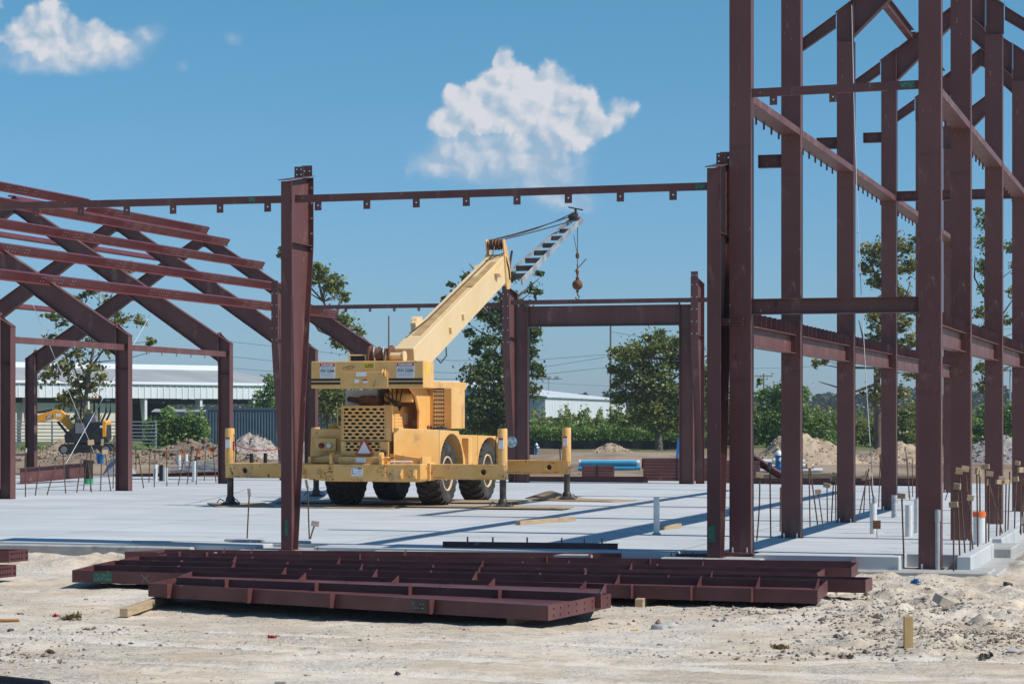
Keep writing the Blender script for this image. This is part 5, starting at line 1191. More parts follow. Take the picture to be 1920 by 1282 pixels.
# ---- buildings
WHITE = M_('white_sheeting', (.70,.73,.75), (.62,.66,.69), rough=.5, scale=.6, spots=[((.45,.46,.46), .8, .62, .2)])
ROOFG = M_('grey_roof', (.30,.31,.32), (.38,.385,.39), rough=.7, scale=.35, stretch=(1,.2,1))
ROOFW = M_('white_roof', (.66,.69,.71), (.58,.61,.63), rough=.55, scale=.3)
TRIMW = M_('white_trim', (.80,.82,.84), rough=.45)
BEIGE = M_('beige_wall', (.68,.62,.50), (.60,.54,.44), rough=.8, scale=.6)
SLATE = M_('slate_sheeting', (.075,.115,.165), (.095,.14,.195), rough=.5, scale=.9)
SHADE = M_('dark_interior', (.05,.055,.06), rough=.9)  # shade of the open ground floor put into this near black
pA, pB = Vector(((-120-HX)*176/FOC, 176, 0)), Vector(((556-HX)*200/FOC, 200, 0))
bM = frame_mat(pA, pB); bL = (pB-pA).length
t = thing('long_building', 'long white metal building with open ground floor and grey roof behind the left wing', 'building', M=bM)
EV = 4.66
m = MB(); m.box((0,0,3.42),(bL,.12,EV-.13)); w_ = m.build('fascia_wall', WHITE, t)
m = MB(); k = .3
while k < bL: m.box((k,-.05,3.43),(k+.07,-.001,EV-.14)); k += .62
m.build('sheeting_ribs', TRIMW, t)
m = MB(); m.prism([(0,-.18,EV-.12),(0,-.18,EV+.04),(0,.2,EV+.10),(0,.2,EV-.12)], (bL,0,0)); m.build('gutter', TRIMW, t)
m = MB(); m.prism([(0,.22,EV+.04),(0,9.2,6.0),(0,9.2,5.9),(0,.22,EV-.06)], (bL,0,0)); m.prism([(0,10.6,6.0),(0,19,EV),(0,19,EV-.1),(0,10.6,5.9)], (bL,0,0)); m.build('roof', ROOFG, t)
m = MB(); m.prism([(0,9.1,5.95),(0,9.1,6.22),(0,9.9,6.42),(0,10.7,6.22),(0,10.7,5.95)], (bL,0,0)); m.build('ridge_vent', TRIMW, t)
k = 2.5
while k < bL:
    m = MB(); m.box((k,.13,0),(k+.24,.45,3.42)); m.prism([(k+.02,.46,3.42),(k+.02,.46,1.2),(k+.02,.9,3.42)], (.2,0,0)); m.build('column', WHITE, t); k += 5.5
m = MB(); m.box((bL*.18,.95,0),(bL*.53,1.1,3.02)); m.build('inner_wall', BEIGE, t)
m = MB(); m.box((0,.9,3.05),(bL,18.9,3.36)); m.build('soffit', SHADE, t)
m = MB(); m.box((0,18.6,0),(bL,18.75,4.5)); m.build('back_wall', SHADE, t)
cA = D(283, 775, 170)
t = thing('cart_canopy', 'low pale canopy over parked carts under the long white building', 'canopy', Vector((cA.x,170,0)))
m = MB(); m.prism([(0,0,2.28),(.3,0,2.50),(3.9,0,2.42),(4.1,0,2.30)], (0,3,0)); m.build('canopy_roof', TRIMW, t)
for x in (.3,1.5,2.7,3.9): m = MB(); m.box((x,.2,-.1),(x+.06,.26,2.279)); m.build('post', DARKST, t)
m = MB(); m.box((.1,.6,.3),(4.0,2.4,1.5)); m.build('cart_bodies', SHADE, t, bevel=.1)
cA = D(386, 783, 162)
t = thing('shipping_container', 'dark slate corrugated container standing behind the gravel heaps', 'container', Vector((cA.x,162,-.05)), R(-3))
m = MB(); n = 60
pts = []
for k in range(n):
    x = .1+k*.2
    pts += [(x,0,0),(x+.05,.045,0),(x+.10,.045,0),(x+.15,0,0)]
pts += [(12.1,0,0),(12.1,2.4,0),(.1,2.4,0)]
m.prism([(p[0],p[1],.16) for p in pts], (0,0,2.27)); m.build('corrugated_walls', SLATE, t)
for a, b in (((0,-.02,0),(12.2,2.45,.155)), ((0,-.02,2.435),(12.2,2.45,2.58))): m = MB(); m.box(a, b); m.build('frame_rail', SLATE, t)
for x in (0, 12.06): m = MB(); m.box((x,-.03,.156),(x+.14,.12,2.434)); m.build('corner_post', SLATE, t)
# warehouses
C0 = D(1022, 745, 250); ze = C0.z
t = thing('warehouse', 'low white metal warehouse beyond the shrubs, its gable end in shade', 'warehouse', Vector((C0.x,250,0)), math.atan2(50,10.9)-R(90)+R(0))
# local y runs back along the sunlit side, local -x along the gable
yb = Vector((10.9,50,0)).normalized(); wd_, hr = 18.0, ze+.115*18
m = MB(); m.prism([(0,0,-.2),(0,0,ze),(-wd_,0,hr),(-wd_,0,-.2)], (0,.2,0)); m.build('gable_wall', M_('shaded_sheeting', (.44,.47,.50), (.38,.41,.44), rough=.6, scale=.5), t)  # shade painted into the gable: a greyer copy of the white sheeting
m = MB(); m.box((-.2,.201,-.2),(0,52,ze)); m.build('side_wall', WHITE, t)
m = MB(); k = .4
while k < 52: m.box((.001,k,-.2),(.05,k+.10,ze-.05)); k += .9
m.build('sheeting_ribs', TRIMW, t)
m = MB(); m.prism([(.25,-.2,ze+.02),(-wd_,-.2,hr+.05),(-wd_,-.2,hr+.17),(.25,-.2,ze+.14)], (0,52.4,0)); m.build('roof', ROOFW, t)
m = MB(); m.prism([(.26,-.26,ze-.10),(-wd_,-.26,hr-.07),(-wd_,-.26,hr+.04),(.26,-.26,ze+.01)], (0,.05,0)); m.build('verge_trim', M_('dark_trim', (.07,.08,.09), rough=.6), t)
m = MB(); m.box((.051,17,0),(.07,20,1.9)); m.build('roller_door', GREYP, t)
p = D(850, 715, 290)
t = thing('warehouse', 'white roofed warehouse farther back, seen between crane and ivy clad tree', 'warehouse', Vector((p.x,290,0)), -TH*.3)
m = MB(); m.box((-8,0,-.2),(6,20,5.4)); m.build('walls', GREYP, t)
m = MB(); m.prism([(-8.4,-.4,5.4),(-8.4,10,6.6),(-8.4,20.4,5.4)], (14.8,0,0)); m.build('roof', ROOFW, t)
# rail fence
fA, fB = D(-40, 790, 140), D(300, 790, 138)
t = thing('rail_fence', 'galvanised horizontal rail fence behind the excavator', 'fence', Vector((fA.x,140,0)), math.atan2(-2, fB.x-fA.x)); fl = fB.x-fA.x
for k in range(7): m = MB(); m.tube([(0,0,.35+.21*k),(fl,0,.35+.21*k)], .032, 6); m.build('rail', GALV, t)
for k in range(6): x = .3+k*(fl-.4)/5; m = MB(); m.tube([(x,.05,-.1),(x,.05,1.70)], .05, 8); m.build('post', GALV, t)
# ---- poles and lines
POLE = M_('pole_wood', (.16,.14,.125), (.22,.195,.17), rough=.9, scale=3, stretch=(1,1,.2))
def pole(lab, px, top, d, r=.11, arm=0, lamps=0, name='utility_pole'):
    b = D(px, top, d); t = thing(name, lab, 'pole', Vector((b.x, d, -.1)))
    m = MB(); m.tube([(0,0,0),(0,0,b.z+.1)], [r, r*.7], 8); m.build('shaft', POLE if not lamps else GALV, t, smooth=60)
    for k in range(arm):
        m = MB(); z = b.z-.3-.9*k; m.box((-1.1,-.07,z),(1.1,.05,z+.12))
        m.build('cross_arm', POLE, t)
        for x in (-.95,-.4,.4,.95): q = MB(); q.lathe([(.05,0),(.06,.1),(.03,.18),(0,.18)], 8, Matrix.Translation((x,0,z+.121))); q.build('insulator', GREYP, t)
    for k in range(lamps):
        x = (k-(lamps-1)/2)*1.2; m = MB(); m.box((x-.35,-.3,b.z-.1),(x+.35,.3,b.z+.25)); m.build('lamp_head', GREYP, t)
    if lamps: m = MB(); m.box((-lamps*.7,-.05,b.z-.25),(lamps*.7,.05,b.z-.11)); m.build('cross_bar', GALV, t)
    return t
pole('tall bare wooden utility pole seen through the far framed opening', 1145, 608, 190, .11)
pole('dark pole standing up behind the crane winch', 729, 592, 150, .075)
pole('small utility pole beyond the vine covered mound', 1432, 700, 300, .13, arm=1)
pole('floodlight mast rising over the white warehouse roof', 1029, 707, 360, .09, lamps=3, name='floodlight_mast')
pole('floodlight mast between the right row columns at the right edge', 1894, 690, 260, .12, lamps=2, name='floodlight_mast')
def line(lab, pts, r=.018, grp='overhead lines'):
    ps = [D(*p) for p in pts]; m = MB(); m.tube(ps, r, 4); o = m.build('overhead_line', BLACKPL); tag(o, lab, 'power line', grp)
line('highest overhead line sagging left of the tall utility pole', [(430,640,190),(640,664,190),(850,676,190),(1000,675,190),(1145,664,190)])
line('middle overhead line sagging left of the tall utility pole', [(430,668,190),(640,690,190),(850,699,190),(1020,688,190),(1145,668,190)])
line('lowest overhead line sagging left of the tall utility pole', [(430,690,190),(640,706,190),(850,711,190),(1025,701,190),(1145,688,190)])
line('upper overhead line running right of the tall utility pole', [(1145,622,190),(1300,648,200),(1467,652,220),(1650,640,240),(1960,610,260)])
line('lower overhead line running right of the tall utility pole', [(1145,664,190),(1300,690,200),(1464,690,220),(1580,684,240),(1700,676,250),(1960,655,260)])
line('faint overhead line over the warehouse roof', [(990,716,300),(1145,724,300),(1300,728,300),(1432,703,300)])
# ---- heaps of soil
SOILP = M_('pale_soil', (.47,.37,.26), (.36,.27,.185), rough=.95, scale=1.3, bump=.6, bscale=7, spots=[((.22,.17,.13), 4, .60, .1)])
SOILD = M_('dark_soil', (.20,.15,.11), (.30,.23,.165), rough=.95, scale=1.5, bump=.7, bscale=6, spots=[((.09,.07,.06), 3.5, .56, .1)])
GRAVP = M_('crushed_gravel', (.42,.36,.31), (.30,.255,.225), rough=.95, scale=5, bump=.7, bscale=9, spots=[((.55,.50,.45), 9, .6, .08)])
RUBP = M_('grey_rubble', (.26,.235,.225), (.36,.33,.31), rough=.95, scale=3, bump=.8, bscale=6, spots=[((.08,.075,.075), 5, .58, .08)])
def heap_(lab, x0, x1, top, base_y, mat, seed, d=None, dep=1.0, rough=.16, cat='soil heap', name='soil_heap', skew=.5):
    dd = d or FOC*EYE/(base_y-HY); c = D((x0+x1)/2, base_y, dd); rx = (x1-x0)/2*dd/FOC; h = EYE+(HY-top)*dd/FOC+.12; ry = rx*dep
    n = 72; u = np.linspace(-1, 1, n); A, B_ = np.meshgrid(u, u); rr = np.sqrt((A-(skew-.5)*.0)**2+B_**2)
    prof = np.clip(1-rr**1.35, 0, 1)**1.15
    nz = fbm(A*3+seed*3.1, B_*3, seed, 4, .6)-.5; fz = fbm(A*11+seed, B_*11, seed+5, 4, .65)-.5
    Z = h*prof*(1+.75*nz)+fz*rough*np.clip(1.15-rr, 0, 1)*h*1.1-.14
    Z = np.maximum(Z, -.22)
    off = (np.clip(1-rr,0,1))*(skew-.5)*rx
    V = np.stack([A*rx*1.05+off, B_*ry*1.05, Z], -1).reshape(-1,3)
    i = (np.arange(n-1)[:,None]*n+np.arange(n-1)[None]).ravel(); F = np.stack([i,i+1,i+n+1,i+n],-1)
    r = np.random.default_rng(seed+200); q = r.integers(0, n*n, 900); q = q[(rr.ravel()[q] < 1.0)]; m_ = len(q); s_ = (.02+.085*r.random(m_)**2.5)*(.6+rough*1.6)
    O8 = np.array([[1,0,0],[-1,0,0],[0,1,0],[0,-1,0],[0,0,.7],[0,0,-.7]]); OF = np.array([[0,2,4],[2,1,4],[1,3,4],[3,0,4],[2,0,5],[1,2,5],[3,1,5],[0,3,5]])
    K = (O8[None]*r.uniform(.55,1.35,(m_,6,1))+r.normal(size=(m_,6,3))*.2)*s_[:,None,None]+(V[q]+[0,0,.01])[:,None,:]
    F3 = np.concatenate([F[:,[0,1,2]], F[:,[0,2,3]], (OF[None]+(np.arange(m_)*6)[:,None,None]+n*n).reshape(-1,3)])
    o = mesh_np(name, np.concatenate([V, K.reshape(-1,3)]), F3, mat, None, False); o.data.polygons.foreach_set('use_smooth', [True]*(2*len(F))+[False]*(8*m_)); o.location = (c.x, dd+ry*.4, 0); return tag(o, lab, cat, kind='thing')
heap_('pale sandy soil heap behind the first two left tower columns', 1405, 1640, 806, 868, SOILP, 3, d=96, skew=.35, rough=.2)
heap_('low pale soil heap right of the fourth left tower column', 1590, 1800, 826, 868, SOILP, 5, d=98)
heap_('grey rubble heap behind the third right row column', 1790, 1990, 812, 868, RUBP, 6, d=100, rough=.3, cat='rubble heap', name='rubble_heap')
heap_('grey gravel heap between the left jack and the lone front column', 395, 545, 812, 862, GRAVP, 7, d=108, cat='gravel heap', name='gravel_heap')
heap_('grey gravel heap behind the left mudguard of the crane', 530, 690, 806, 862, GRAVP, 8, d=110, cat='gravel heap', name='gravel_heap')
heap_('pale clods banked up behind the excavator tracks', 20, 270, 820, 862, SOILP, 9, d=107, dep=.3, rough=.35)
heap_('long dark earth bank the excavator stands on', -30, 400, 847, 880, SOILD, 10, d=96, dep=.3, rough=.6)
heap_('brown clod bank between the second and third left wing columns', 180, 520, 830, 874, SOILD, 11, d=99, dep=.25, rough=.6)
heap_('small pale mound in the graded earth behind the far opening', 1090, 1200, 832, 850, SOILP, 12, d=122, dep=.4, rough=.05)
# silt fence
a, b = D(985, 840, 149), D(1345, 840, 146)
t = thing('silt_fence', 'low black silt fence along the foot of the shrubs', 'fence', Vector((a.x,149,0)), math.atan2(-3, b.x-a.x)); fl = b.x-a.x
m = MB(); pts = []
for k in range(41): pts.append((fl*k/40, .08*math.sin(k*1.3), .42+.05*math.sin(k*2.1)))
for (p, q) in zip(pts, pts[1:]): m.prism([(p[0],p[1],-.15),(q[0],q[1],-.15),(q[0],q[1],q[2]),(p[0],p[1],p[2])], (0,.02,0))
m.build('fabric', BLACKPL, t)
for k in range(9): m = MB(); x = fl*k/8.2+.2; m.box((x,.10,-.15),(x+.04,.14,.6)); m.build('stake', WOODG, t)
# hydrants
HB = M_('hydrant_blue', (.012,.17,.42), (.02,.22,.50), rough=.4, scale=4); HW = M_('hydrant_white', (.72,.76,.78), rough=.45)
def hydrant(lab, px, by, h, z=0, cap=HW, body=HB, d=None):
    p = S(px, by, z) if d is None else Vector(((px-HX)*d/FOC, d, EYE+(HY-by)*d/FOC)); t = thing('fire_hydrant', lab, 'hydrant', p, R(20), 'fire hydrants'); k = h/.85
    def lt(nm, prof, mt, M=None): m = MB(); m.lathe([(r*k, zz*k) for r, zz in prof], 18, M); return m.build(nm, mt, t, smooth=40)
    lt('barrel', [(.15,-.05),(.15,.03),(.10,.04),(.10,.28),(.145,.29),(.145,.33),(.105,.34),(.105,.62),(.13,.63),(.13,.66),(0,.66)], body)
    lt('bonnet', [(.125,.661),(.12,.70),(.09,.77),(.05,.80),(.03,.81),(.03,.86),(0,.86)], cap)
    for a, r_ in ((-90,.075),(0,.055),(180,.055)):
        M = Matrix.Rotation(R(a),4,'Z') @ Matrix.Translation((.10*k,0,.52*k)) @ Matrix.Rotation(R(90),4,'Y')
        lt('outlet', [(r_*.8,0),(r_*.8,.05),(r_,.052),(r_,.10),(.02,.11),(.02,.13),(0,.13)], cap, M)
hydrant('blue hydrant with white bonnet behind the first gap of the left tower row', 1460, 893, .86)
hydrant('small far blue and white hydrant right of the left jamb of the opening', 1006, 852, .60, d=119)
p = Vector(((995-HX)*119/FOC,119,-.1)); m = MB(); m.box((-.2,-.12,0),(.2,.12,.42)); m.box((-.23,-.14,.421),(.23,.14,.50)); o = m.build('meter_box', BLACKPL, bevel=.02); o.location = p; tag(o, 'dark square meter box left of the small far hydrant', 'box')
# blue marker
p = D(1269, 862, 104); m = MB(); m.prism([(-.06,0,-.1),(.05,0,-.1),(.16,0,.95),(.03,0,.95)], (0,.05,0)); o = m.build('marker_post', BLUEM); o.location = (p.x,104,0); tag(o, 'leaning blue marker board beside the right jamb of the opening', 'marker')
# pipes and purlin bundles by the far slab edge
PBL = M_('pipe_blue', (.05,.33,.55), (.06,.38,.60), rough=.35, scale=3)
a = D(1084, 872, 84); t = thing('pipe_bundle', 'bundle of bright blue pipes lying beyond the slab', 'pipes', Vector((a.x,84,-.05)), R(-6))
for k in range(7): m = MB(); x = .0+.1*(k%3); m.tube([(x,(k%4)*.22,.10+.19*(k//4)),(x+2.0,(k%4)*.22,.10+.19*(k//4))], .10, 12); m.build('pipe', PBL if k < 5 else HW, t, smooth=50)
a = D(1204, 862, 86); t = thing('corrugated_culvert', 'black ribbed culvert pipe lying by the right jamb', 'pipe', Vector((a.x,86,.18)), R(-8))
m = MB(); prof = []
for k in range(36): prof += [(.20,k*.048),(.20,k*.048+.020),(.165,k*.048+.024),(.165,k*.048+.044)]
m.lathe(prof, 18, Matrix.Rotation(R(90),4,'Y')); m.build('ribbed_wall', BLACKPL, t, smooth=30)
m = MB(); m.tube([(.6,-.28,.0),(3.2,-.28,.02)], .05, 8); m.build('white_pipe', PVC, t)
def bundle(lab, x0, x1, y0, y1, d, rows, rot=0):
    a = D(x0, y1, d); w = (x1-x0)*d/FOC; h = (y1-y0)*d/FOC; t = thing('purlin_bundle', lab, 'steel bundle', Vector((a.x,d,max(a.z,-.02))), R(rot), 'purlin bundles')
    for k in range(rows):
        z = h*k/rows; hh = h/rows*.86
        m = MB(); m.box((0,0,z),(w,.012,z+hh)); m.box((0,.0125,z),(w,.30,z+.012)); m.box((0,.0125,z+hh-.012),(w,.30,z+hh)); m.box((0,.301,z),(w,.6,z+hh)); m.build('purlin_layer', BEAMM, t)
    m = MB(); m.box((w*.45,-.012,0),(w*.45+.03,-.001,h)); m.build('strap', BLACKPL, t)
bundle('maroon purlin bundle lying left of the jamb beyond the slab', 1092, 1152, 876, 906, 69, 6)
bundle('tall maroon purlin bundle under the culvert at the right jamb', 1206, 1345, 862, 906, 69, 7, -3)
bundle('maroon purlins seen between the tapered column and first tower column', 1345, 1425, 866, 910, 66.5, 7, -3)
def ibeam(lab, a, b, h=.25, w=.16, mat=BEAMM, grp='loose beams beyond the slab'):
    L_ = (b-a).length; t = thing('steel_beam', lab, 'steel beam', group=grp, M=frame_mat(a, b)); girder(t, Pbeam, [(0,h),(L_,h)], [(0,0),(L_,0)], w, mat=mat, ends=(False,False), tf=.012)
ibeam('maroon beam lying along the far slab edge under the front right outrigger', D(958,906,68.5), D(1215,906,67), .2)
ibeam('maroon beam lying along the far slab edge behind the left tower row', D(1404,911,66), D(1735,911,63.5), .22)
ibeam('maroon beam leaning down to the right beside the blue hydrant', D(1404,860,67.2), D(1470,902,66.4), .18)
ibeam('maroon beam lying across behind the first left wing columns', D(215,896,76), D(440,890,76), .12)
timber('long yellow timber form board along the far slab edge', D(1418,899,68.5), D(1560,897,67.6), .05, .16, group='form boards')
timber('weathered timber form board behind the fourth tower columns', D(1590,903,66.9), D(1745,901,66), .05, .16, group='form boards')
a = D(1410, 880, 80); t = thing('pipe_bundle', 'stack of white plastic pipes behind the blue hydrant', 'pipes', Vector((a.x,80,-.03)), R(-4))
for k in range(9): m = MB(); x = .1*(k%2); m.tube([(x,(k%3)*.16,.09+.15*(k//3)),(x+2.3-.3*(k//3),(k%3)*.16,.09+.15*(k//3))], .075, 10); m.build('pipe', PVC, t, smooth=50)
a = D(300, 896, 76); t = thing('conduit_heap', 'heap of thin galvanised conduits behind the slab rebars on the left', 'pipes', Vector((a.x,77,0)), 0)
r = random.Random(5)
for k in range(42):
    x = r.uniform(0, .9); y = r.uniform(0,1.2); z = .04+.55*(1-abs(y-.6)/.6)*r.random(); m = MB(); m.tube([(x,y,z),(x+r.uniform(.7,1.1),y+r.uniform(-.2,.3),z+r.uniform(-.06,.08)),(x+r.uniform(1.2,1.9),y+r.uniform(-.3,.5),max(.03,z-r.uniform(.05,.35)))], .016, 5); m.build('conduit', GALV, t)
a = D(182, 890, 77); t = thing('tarpaulin_pile', 'crumpled grey tarpaulin over bags behind the loose I-beam', 'tarpaulin', Vector((a.x,78,0)))
n = 30; u = np.linspace(0,1,n); A,B_ = np.meshgrid(u,u); Z = .62*np.sin(np.pi*A)**.7*np.sin(np.pi*B_)**.6*(.55+.9*fbm(A*3,B_*3,71,4,.6)); i = (np.arange(n-1)[:,None]*n+np.arange(n-1)[None]).ravel()
mesh_np('sheet', np.stack([A*.95,B_*1.2,Z-.03],-1).reshape(-1,3), np.stack([i,i+1,i+n+1,i+n],-1), M_('tarp_grey', (.40,.44,.50), (.30,.33,.38), rough=.55, scale=6), t)
m = MB(); m.lathe([(.10,0),(.14,.32),(.145,.33),(.145,.35),(.0,.35)], 16); o = m.build('bucket', BLUEM, smooth=40); p = D(188, 862, 79); o.location = (p.x,79,.30); tag(o, 'blue plastic bucket lying on the grey tarpaulin', 'bucket')
m = MB(); m.lathe([(.17,0),(.17,.04),(.12,.05),(.11,.75),(.09,.80),(0,.80)], 16); o = m.build('barrier_drum', ORNG, smooth=40); p = D(52, 882, 84); o.location = (p.x,84,.0); tag(o, 'orange safety drum at the bucket of the excavator', 'drum')
# rope with flags on the left
p0, p1 = D(255, 838, 84), D(420, 834, 80); t = thing('flagged_rope', 'drooping pale rope with orange flags over the conduit heap', 'rope', p0)
m = MB(); m.tube([(p1-p0)*q+Vector((0,0,-.18*4*q*(1-q))) for q in (0,.2,.4,.6,.8,1)], .02, 5); m.build('rope', WOODG, t)
for q in (.35,.55,.72,.85): c = (p1-p0)*q+Vector((0,0,-.18*4*q*(1-q))); m = MB(); m.prism([(c.x-.09,c.y,c.z),(c.x+.09,c.y,c.z),(c.x+.03,c.y,c.z-.2)], (0,.01,0)); m.build('flag', ORNG, t)
for e_, dz in ((p0, 0), (p1, 0)):
    m = MB(); c = e_-p0; m.tube([(c.x,c.y,-e_.z+p0.z-p0.z-.0+0),(c.x,c.y,c.z+.05)], .02, 6); m.build('stake', REBAR, t)

# ---- summer haze
m = MB(); m.box((-906,-64,-1.6),(906,1506,14.5)); hz_ = m.build('haze', [], None)
hm, ht, hb_ = newmat('haze_air'); ht.nodes.remove(hb_); pv = ht.nodes.new('ShaderNodeVolumePrincipled'); pv.inputs['Color'].default_value = (.80,.90,1,1); pv.inputs['Density'].default_value = .00025; pv.inputs['Anisotropy'].default_value = .1
ht.links.new(pv.outputs[0], ht.nodes['Material Output'].inputs['Volume']); hz_.data.materials.clear(); hz_.data.materials.append(hm); tag(hz_, 'thin blue summer haze in the air over the site', 'haze', kind='stuff')
# ================================================================== ON THE SLAB
def rebar(lab, tx, ty, bx, by, grp, cap=1, z=0.0, rb=.012, sz=.075, seed=0, bend=0, wood=WOOD):
    p = S(bx, by, z); tp = D(tx, ty, p.y); r = random.Random(int(tx*7+ty)+seed); v = tp-p; v.y += r.uniform(-.06,.06)
    t = thing('rebar_stake', lab, 'rebar', p, 0, grp)
    mid = v*.5+Vector((bend, 0, 0)); m = MB(); m.tube([Vector((0,0,-.02)), v*.25+Vector((bend*.7,0,0)), mid, v*.75+Vector((bend*.7,0,0)), v], rb, 6); m.build('rod', REBAR, t)
    if cap:
        w, h, dp = (sz*r.uniform(1.2,1.6), sz*r.uniform(.9,1.15), .045) if cap == 1 else (sz*.55, sz*1.4, .05)
        M = Matrix.Translation(v+Vector((0,0,-h*.2))) @ Matrix.Rotation(r.uniform(-.7,.7),4,'Z') @ Matrix.Rotation(r.uniform(-.22,.22),4,'Y')
        m = MB(); m.box((-w/2,-dp/2,-h/2),(w/2,dp/2,h/2), M); m.build('wooden_cap', wood, t, bevel=.003)
C8 = lambda x, y: (1300+x/3.052, 800+y/3.052)
C2 = lambda x, y: (x/2.981, 680+y/2.981)
C5 = lambda x, y: (x/5.828, 720+y/5.828)
def rb8(lab, grp, *lst, cv=C8, **k):
    for q in lst:
        (a, b), (c, e_) = cv(q[0], q[1]), cv(q[2], q[3]); rebar(lab, a, b, c, e_, grp, cap=q[4] if len(q) > 4 else 1, z=q[5] if len(q) > 5 else 0, bend=q[6] if len(q) > 6 else 0, **k)
rb8('wooden capped rebar before the tapered column beside the tower', None, (142,353,147,712))
rb8('grey capped rebar touching the right edge of the first left row column', None, (341,382,345,708,2), wood=WOODG)
rb8('bent rebar with pale cap just right of the first left row column', None, (377,268,362,650,1,0,.02))
rb8('straight rebar with dark wrapped top between the first two left columns', None, (437,215,443,632,2), wood=DARKST)
rb8('short bare rebar left of the second left row column', None, (500,345,497,600,0))
rb8('pale capped rebar standing alone in front of the nearest right row column, left of it', None, (1190,388,1205,745))
rb8('wooden capped rebar right of the grey conduit at the corner footing', None, (1485,437,1490,828,1,-.19))
rb8('rebar among the capped rods between second and third left columns', 'rebars behind the second left column', (663,218,668,570), (668,232,712,560,0), (712,365,740,552), (765,330,768,545), (801,292,790,540), (816,270,815,530), sz=.085)
rb8('rebar among the leaning rods between third and fourth left columns', 'rebars behind the third left column', (1003,237,950,495,0), (985,282,975,490), (1003,262,1012,488), (1004,238,1040,480,0), (1066,135,1088,462), (1073,150,1060,460,2), (1090,240,1086,460,0), sz=.10)
rb8('thin rebar beyond the fourth left column against the pale soil heap', 'rebars behind the fourth left column', (1215,122,1240,420,2), (1224,180,1235,405,0), (1252,180,1255,400,0))
rb8('capped rebar crowded before the second right row column', 'rebars before the second right column', (1517,245,1555,720), (1510,333,1525,735), (1554,233,1600,700), (1587,400,1585,710), wood=WOOD)
rb8('capped rebar crowded before the third right row column', 'rebars before the third right column', (1626,243,1628,685,2), (1638,256,1642,670,2), (1667,222,1675,665), (1697,262,1690,650), (1690,310,1770,610,2), (1745,310,1735,625), (1768,290,1755,620), (1787,308,1785,600), (1815,255,1800,590,0), (1846,293,1838,580))
rb8('capped rebar crowded at the right picture edge', 'rebars at the right edge', (1857,202,1840,505), (1870,240,1875,610), (1884,290,1888,600,0), (1892,300,1870,600,0), (1476,318,1440,420,0))
rb8('bare rebar along the left wing columns, in front of the loose I-beam', 'rebars along the left wing', (278,715,278,1230,2), (430,880,385,1215,0), (606,880,512,1210,0), (690,790,718,1195,0), (890,835,838,1185,0), (957,760,912,1160,0), (965,850,1000,1180,0), cv=C5, rb=.015, wood=WOODG)
rb8('capped rebar left of the second left wing column', 'capped rebars left of the second wing column', (990,625,990,1165), (1115,620,1098,1168,2), (1145,730,1212,1168), (1250,575,1235,1140,2), cv=C5, sz=.12, rb=.015)
rb8('rusty rebar between the second and third left wing columns', 'rebars between the wing columns', (775,512,803,700,2), (840,482,832,668), (866,590,862,695,0), (933,500,933,690,0), (1030,530,995,685,0), (1075,470,1045,680), (1099,482,1097,680), (1190,482,1208,670), (1148,490,1142,660,0), cv=C2, rb=.015, wood=RUST)
rb8('grey capped rebar at the slab edge left of the lone front column', None, (1393,715,1381,980,2), cv=C2, wood=WOODG, sz=.09)
rb8('tall rebar with dark cap at the slab edge right of the lone front column', None, (1720,665,1729,985,2), cv=C2, wood=WOODG, sz=.09)
rb8('short leaning rebar with grey wooden cap right of the lone front column', None, (1762,892,1733,984), cv=C2, wood=WOODG, sz=.085)
# standing pipes
def stub(lab, px, top, base, r, mat, d=None, z=0, cap=0, extra=None, name='stub_pipe'):
    p = S(px, base, z); h = EYE+(HY-top)*p.y/FOC-z; t = thing(name, lab, 'pipe', p, random.Random(px).uniform(0,3))
    m = MB(); m.lathe([(r*.86,h-.02),(r*.86,h),(r,h),(r,-.02)], 16); m.build('pipe', mat, t, smooth=40)
    m = MB(); m.lathe([(r*.85,h-.03),(0,h-.03)], 16); m.build('dark_bore', HOLEM, t)
    if cap: m = MB(); m.lathe([(r+.001,h*.86),(r*1.12,h*.86),(r*1.12,h+.01),(0,h+.01)], 16); m.build('cap', cap, t, smooth=40)
    if extra: m = MB(); m.lathe([(r*1.02,.0),(r*1.45,.0),(r*1.4,.025),(r*1.02,.03)], 16); m.build('base_collar', extra, t, smooth=40)
    return t
AQUA = M_('aqua_tape', (.10,.42,.36), rough=.6); GRNP = M_('green_sleeve', (.03,.36,.16), rough=.5)
PVD = M_('dirty_pvc', (.70,.71,.70), (.60,.61,.60), rough=.45, scale=3, spots=[((.10,.09,.085), 5, .60, .06)])
stub('white standing pipe alone on the slab between crane and tower', 1231, 932, 1002, .048, PVC, extra=AQUA)
stub('white pipe with a dangling tag, left of the two inside the tower', 1637.5, 943, 1000, .055, PVD)
stub('dirty white pipe inside the tower, right of the tagged one', 1704, 946, 1005, .058, PVD)
stub('half hidden white pipe against the nearest right row column', 1719.5, 935, 999, .05, PVD)
stub('grey wrapped pipe at the fourth left row column', 1677, 928, 970, .055, M_('grey_wrap', (.32,.34,.36), (.55,.56,.57), rough=.4, scale=9))
stub('dirty white pipe with red cap right of the second right row column', 1836, 960, 1020, .085, PVD, cap=ORNG)
p = S(1758, 1067, -.18); t = thing('conduit_pipe', 'grey conduit standing at the foot of the nearest right row column', 'conduit', p)
h = EYE+(HY-955)*p.y/FOC+.18; m = MB(); m.lathe([(.033,0),(.033,h),(.027,h),(.027,h-.03)], 14); m.lathe([(.034,h-.16),(.040,h-.16),(.040,h-.01),(.034,h-.01)], 14); m.build('tube', GALV, t, smooth=40)
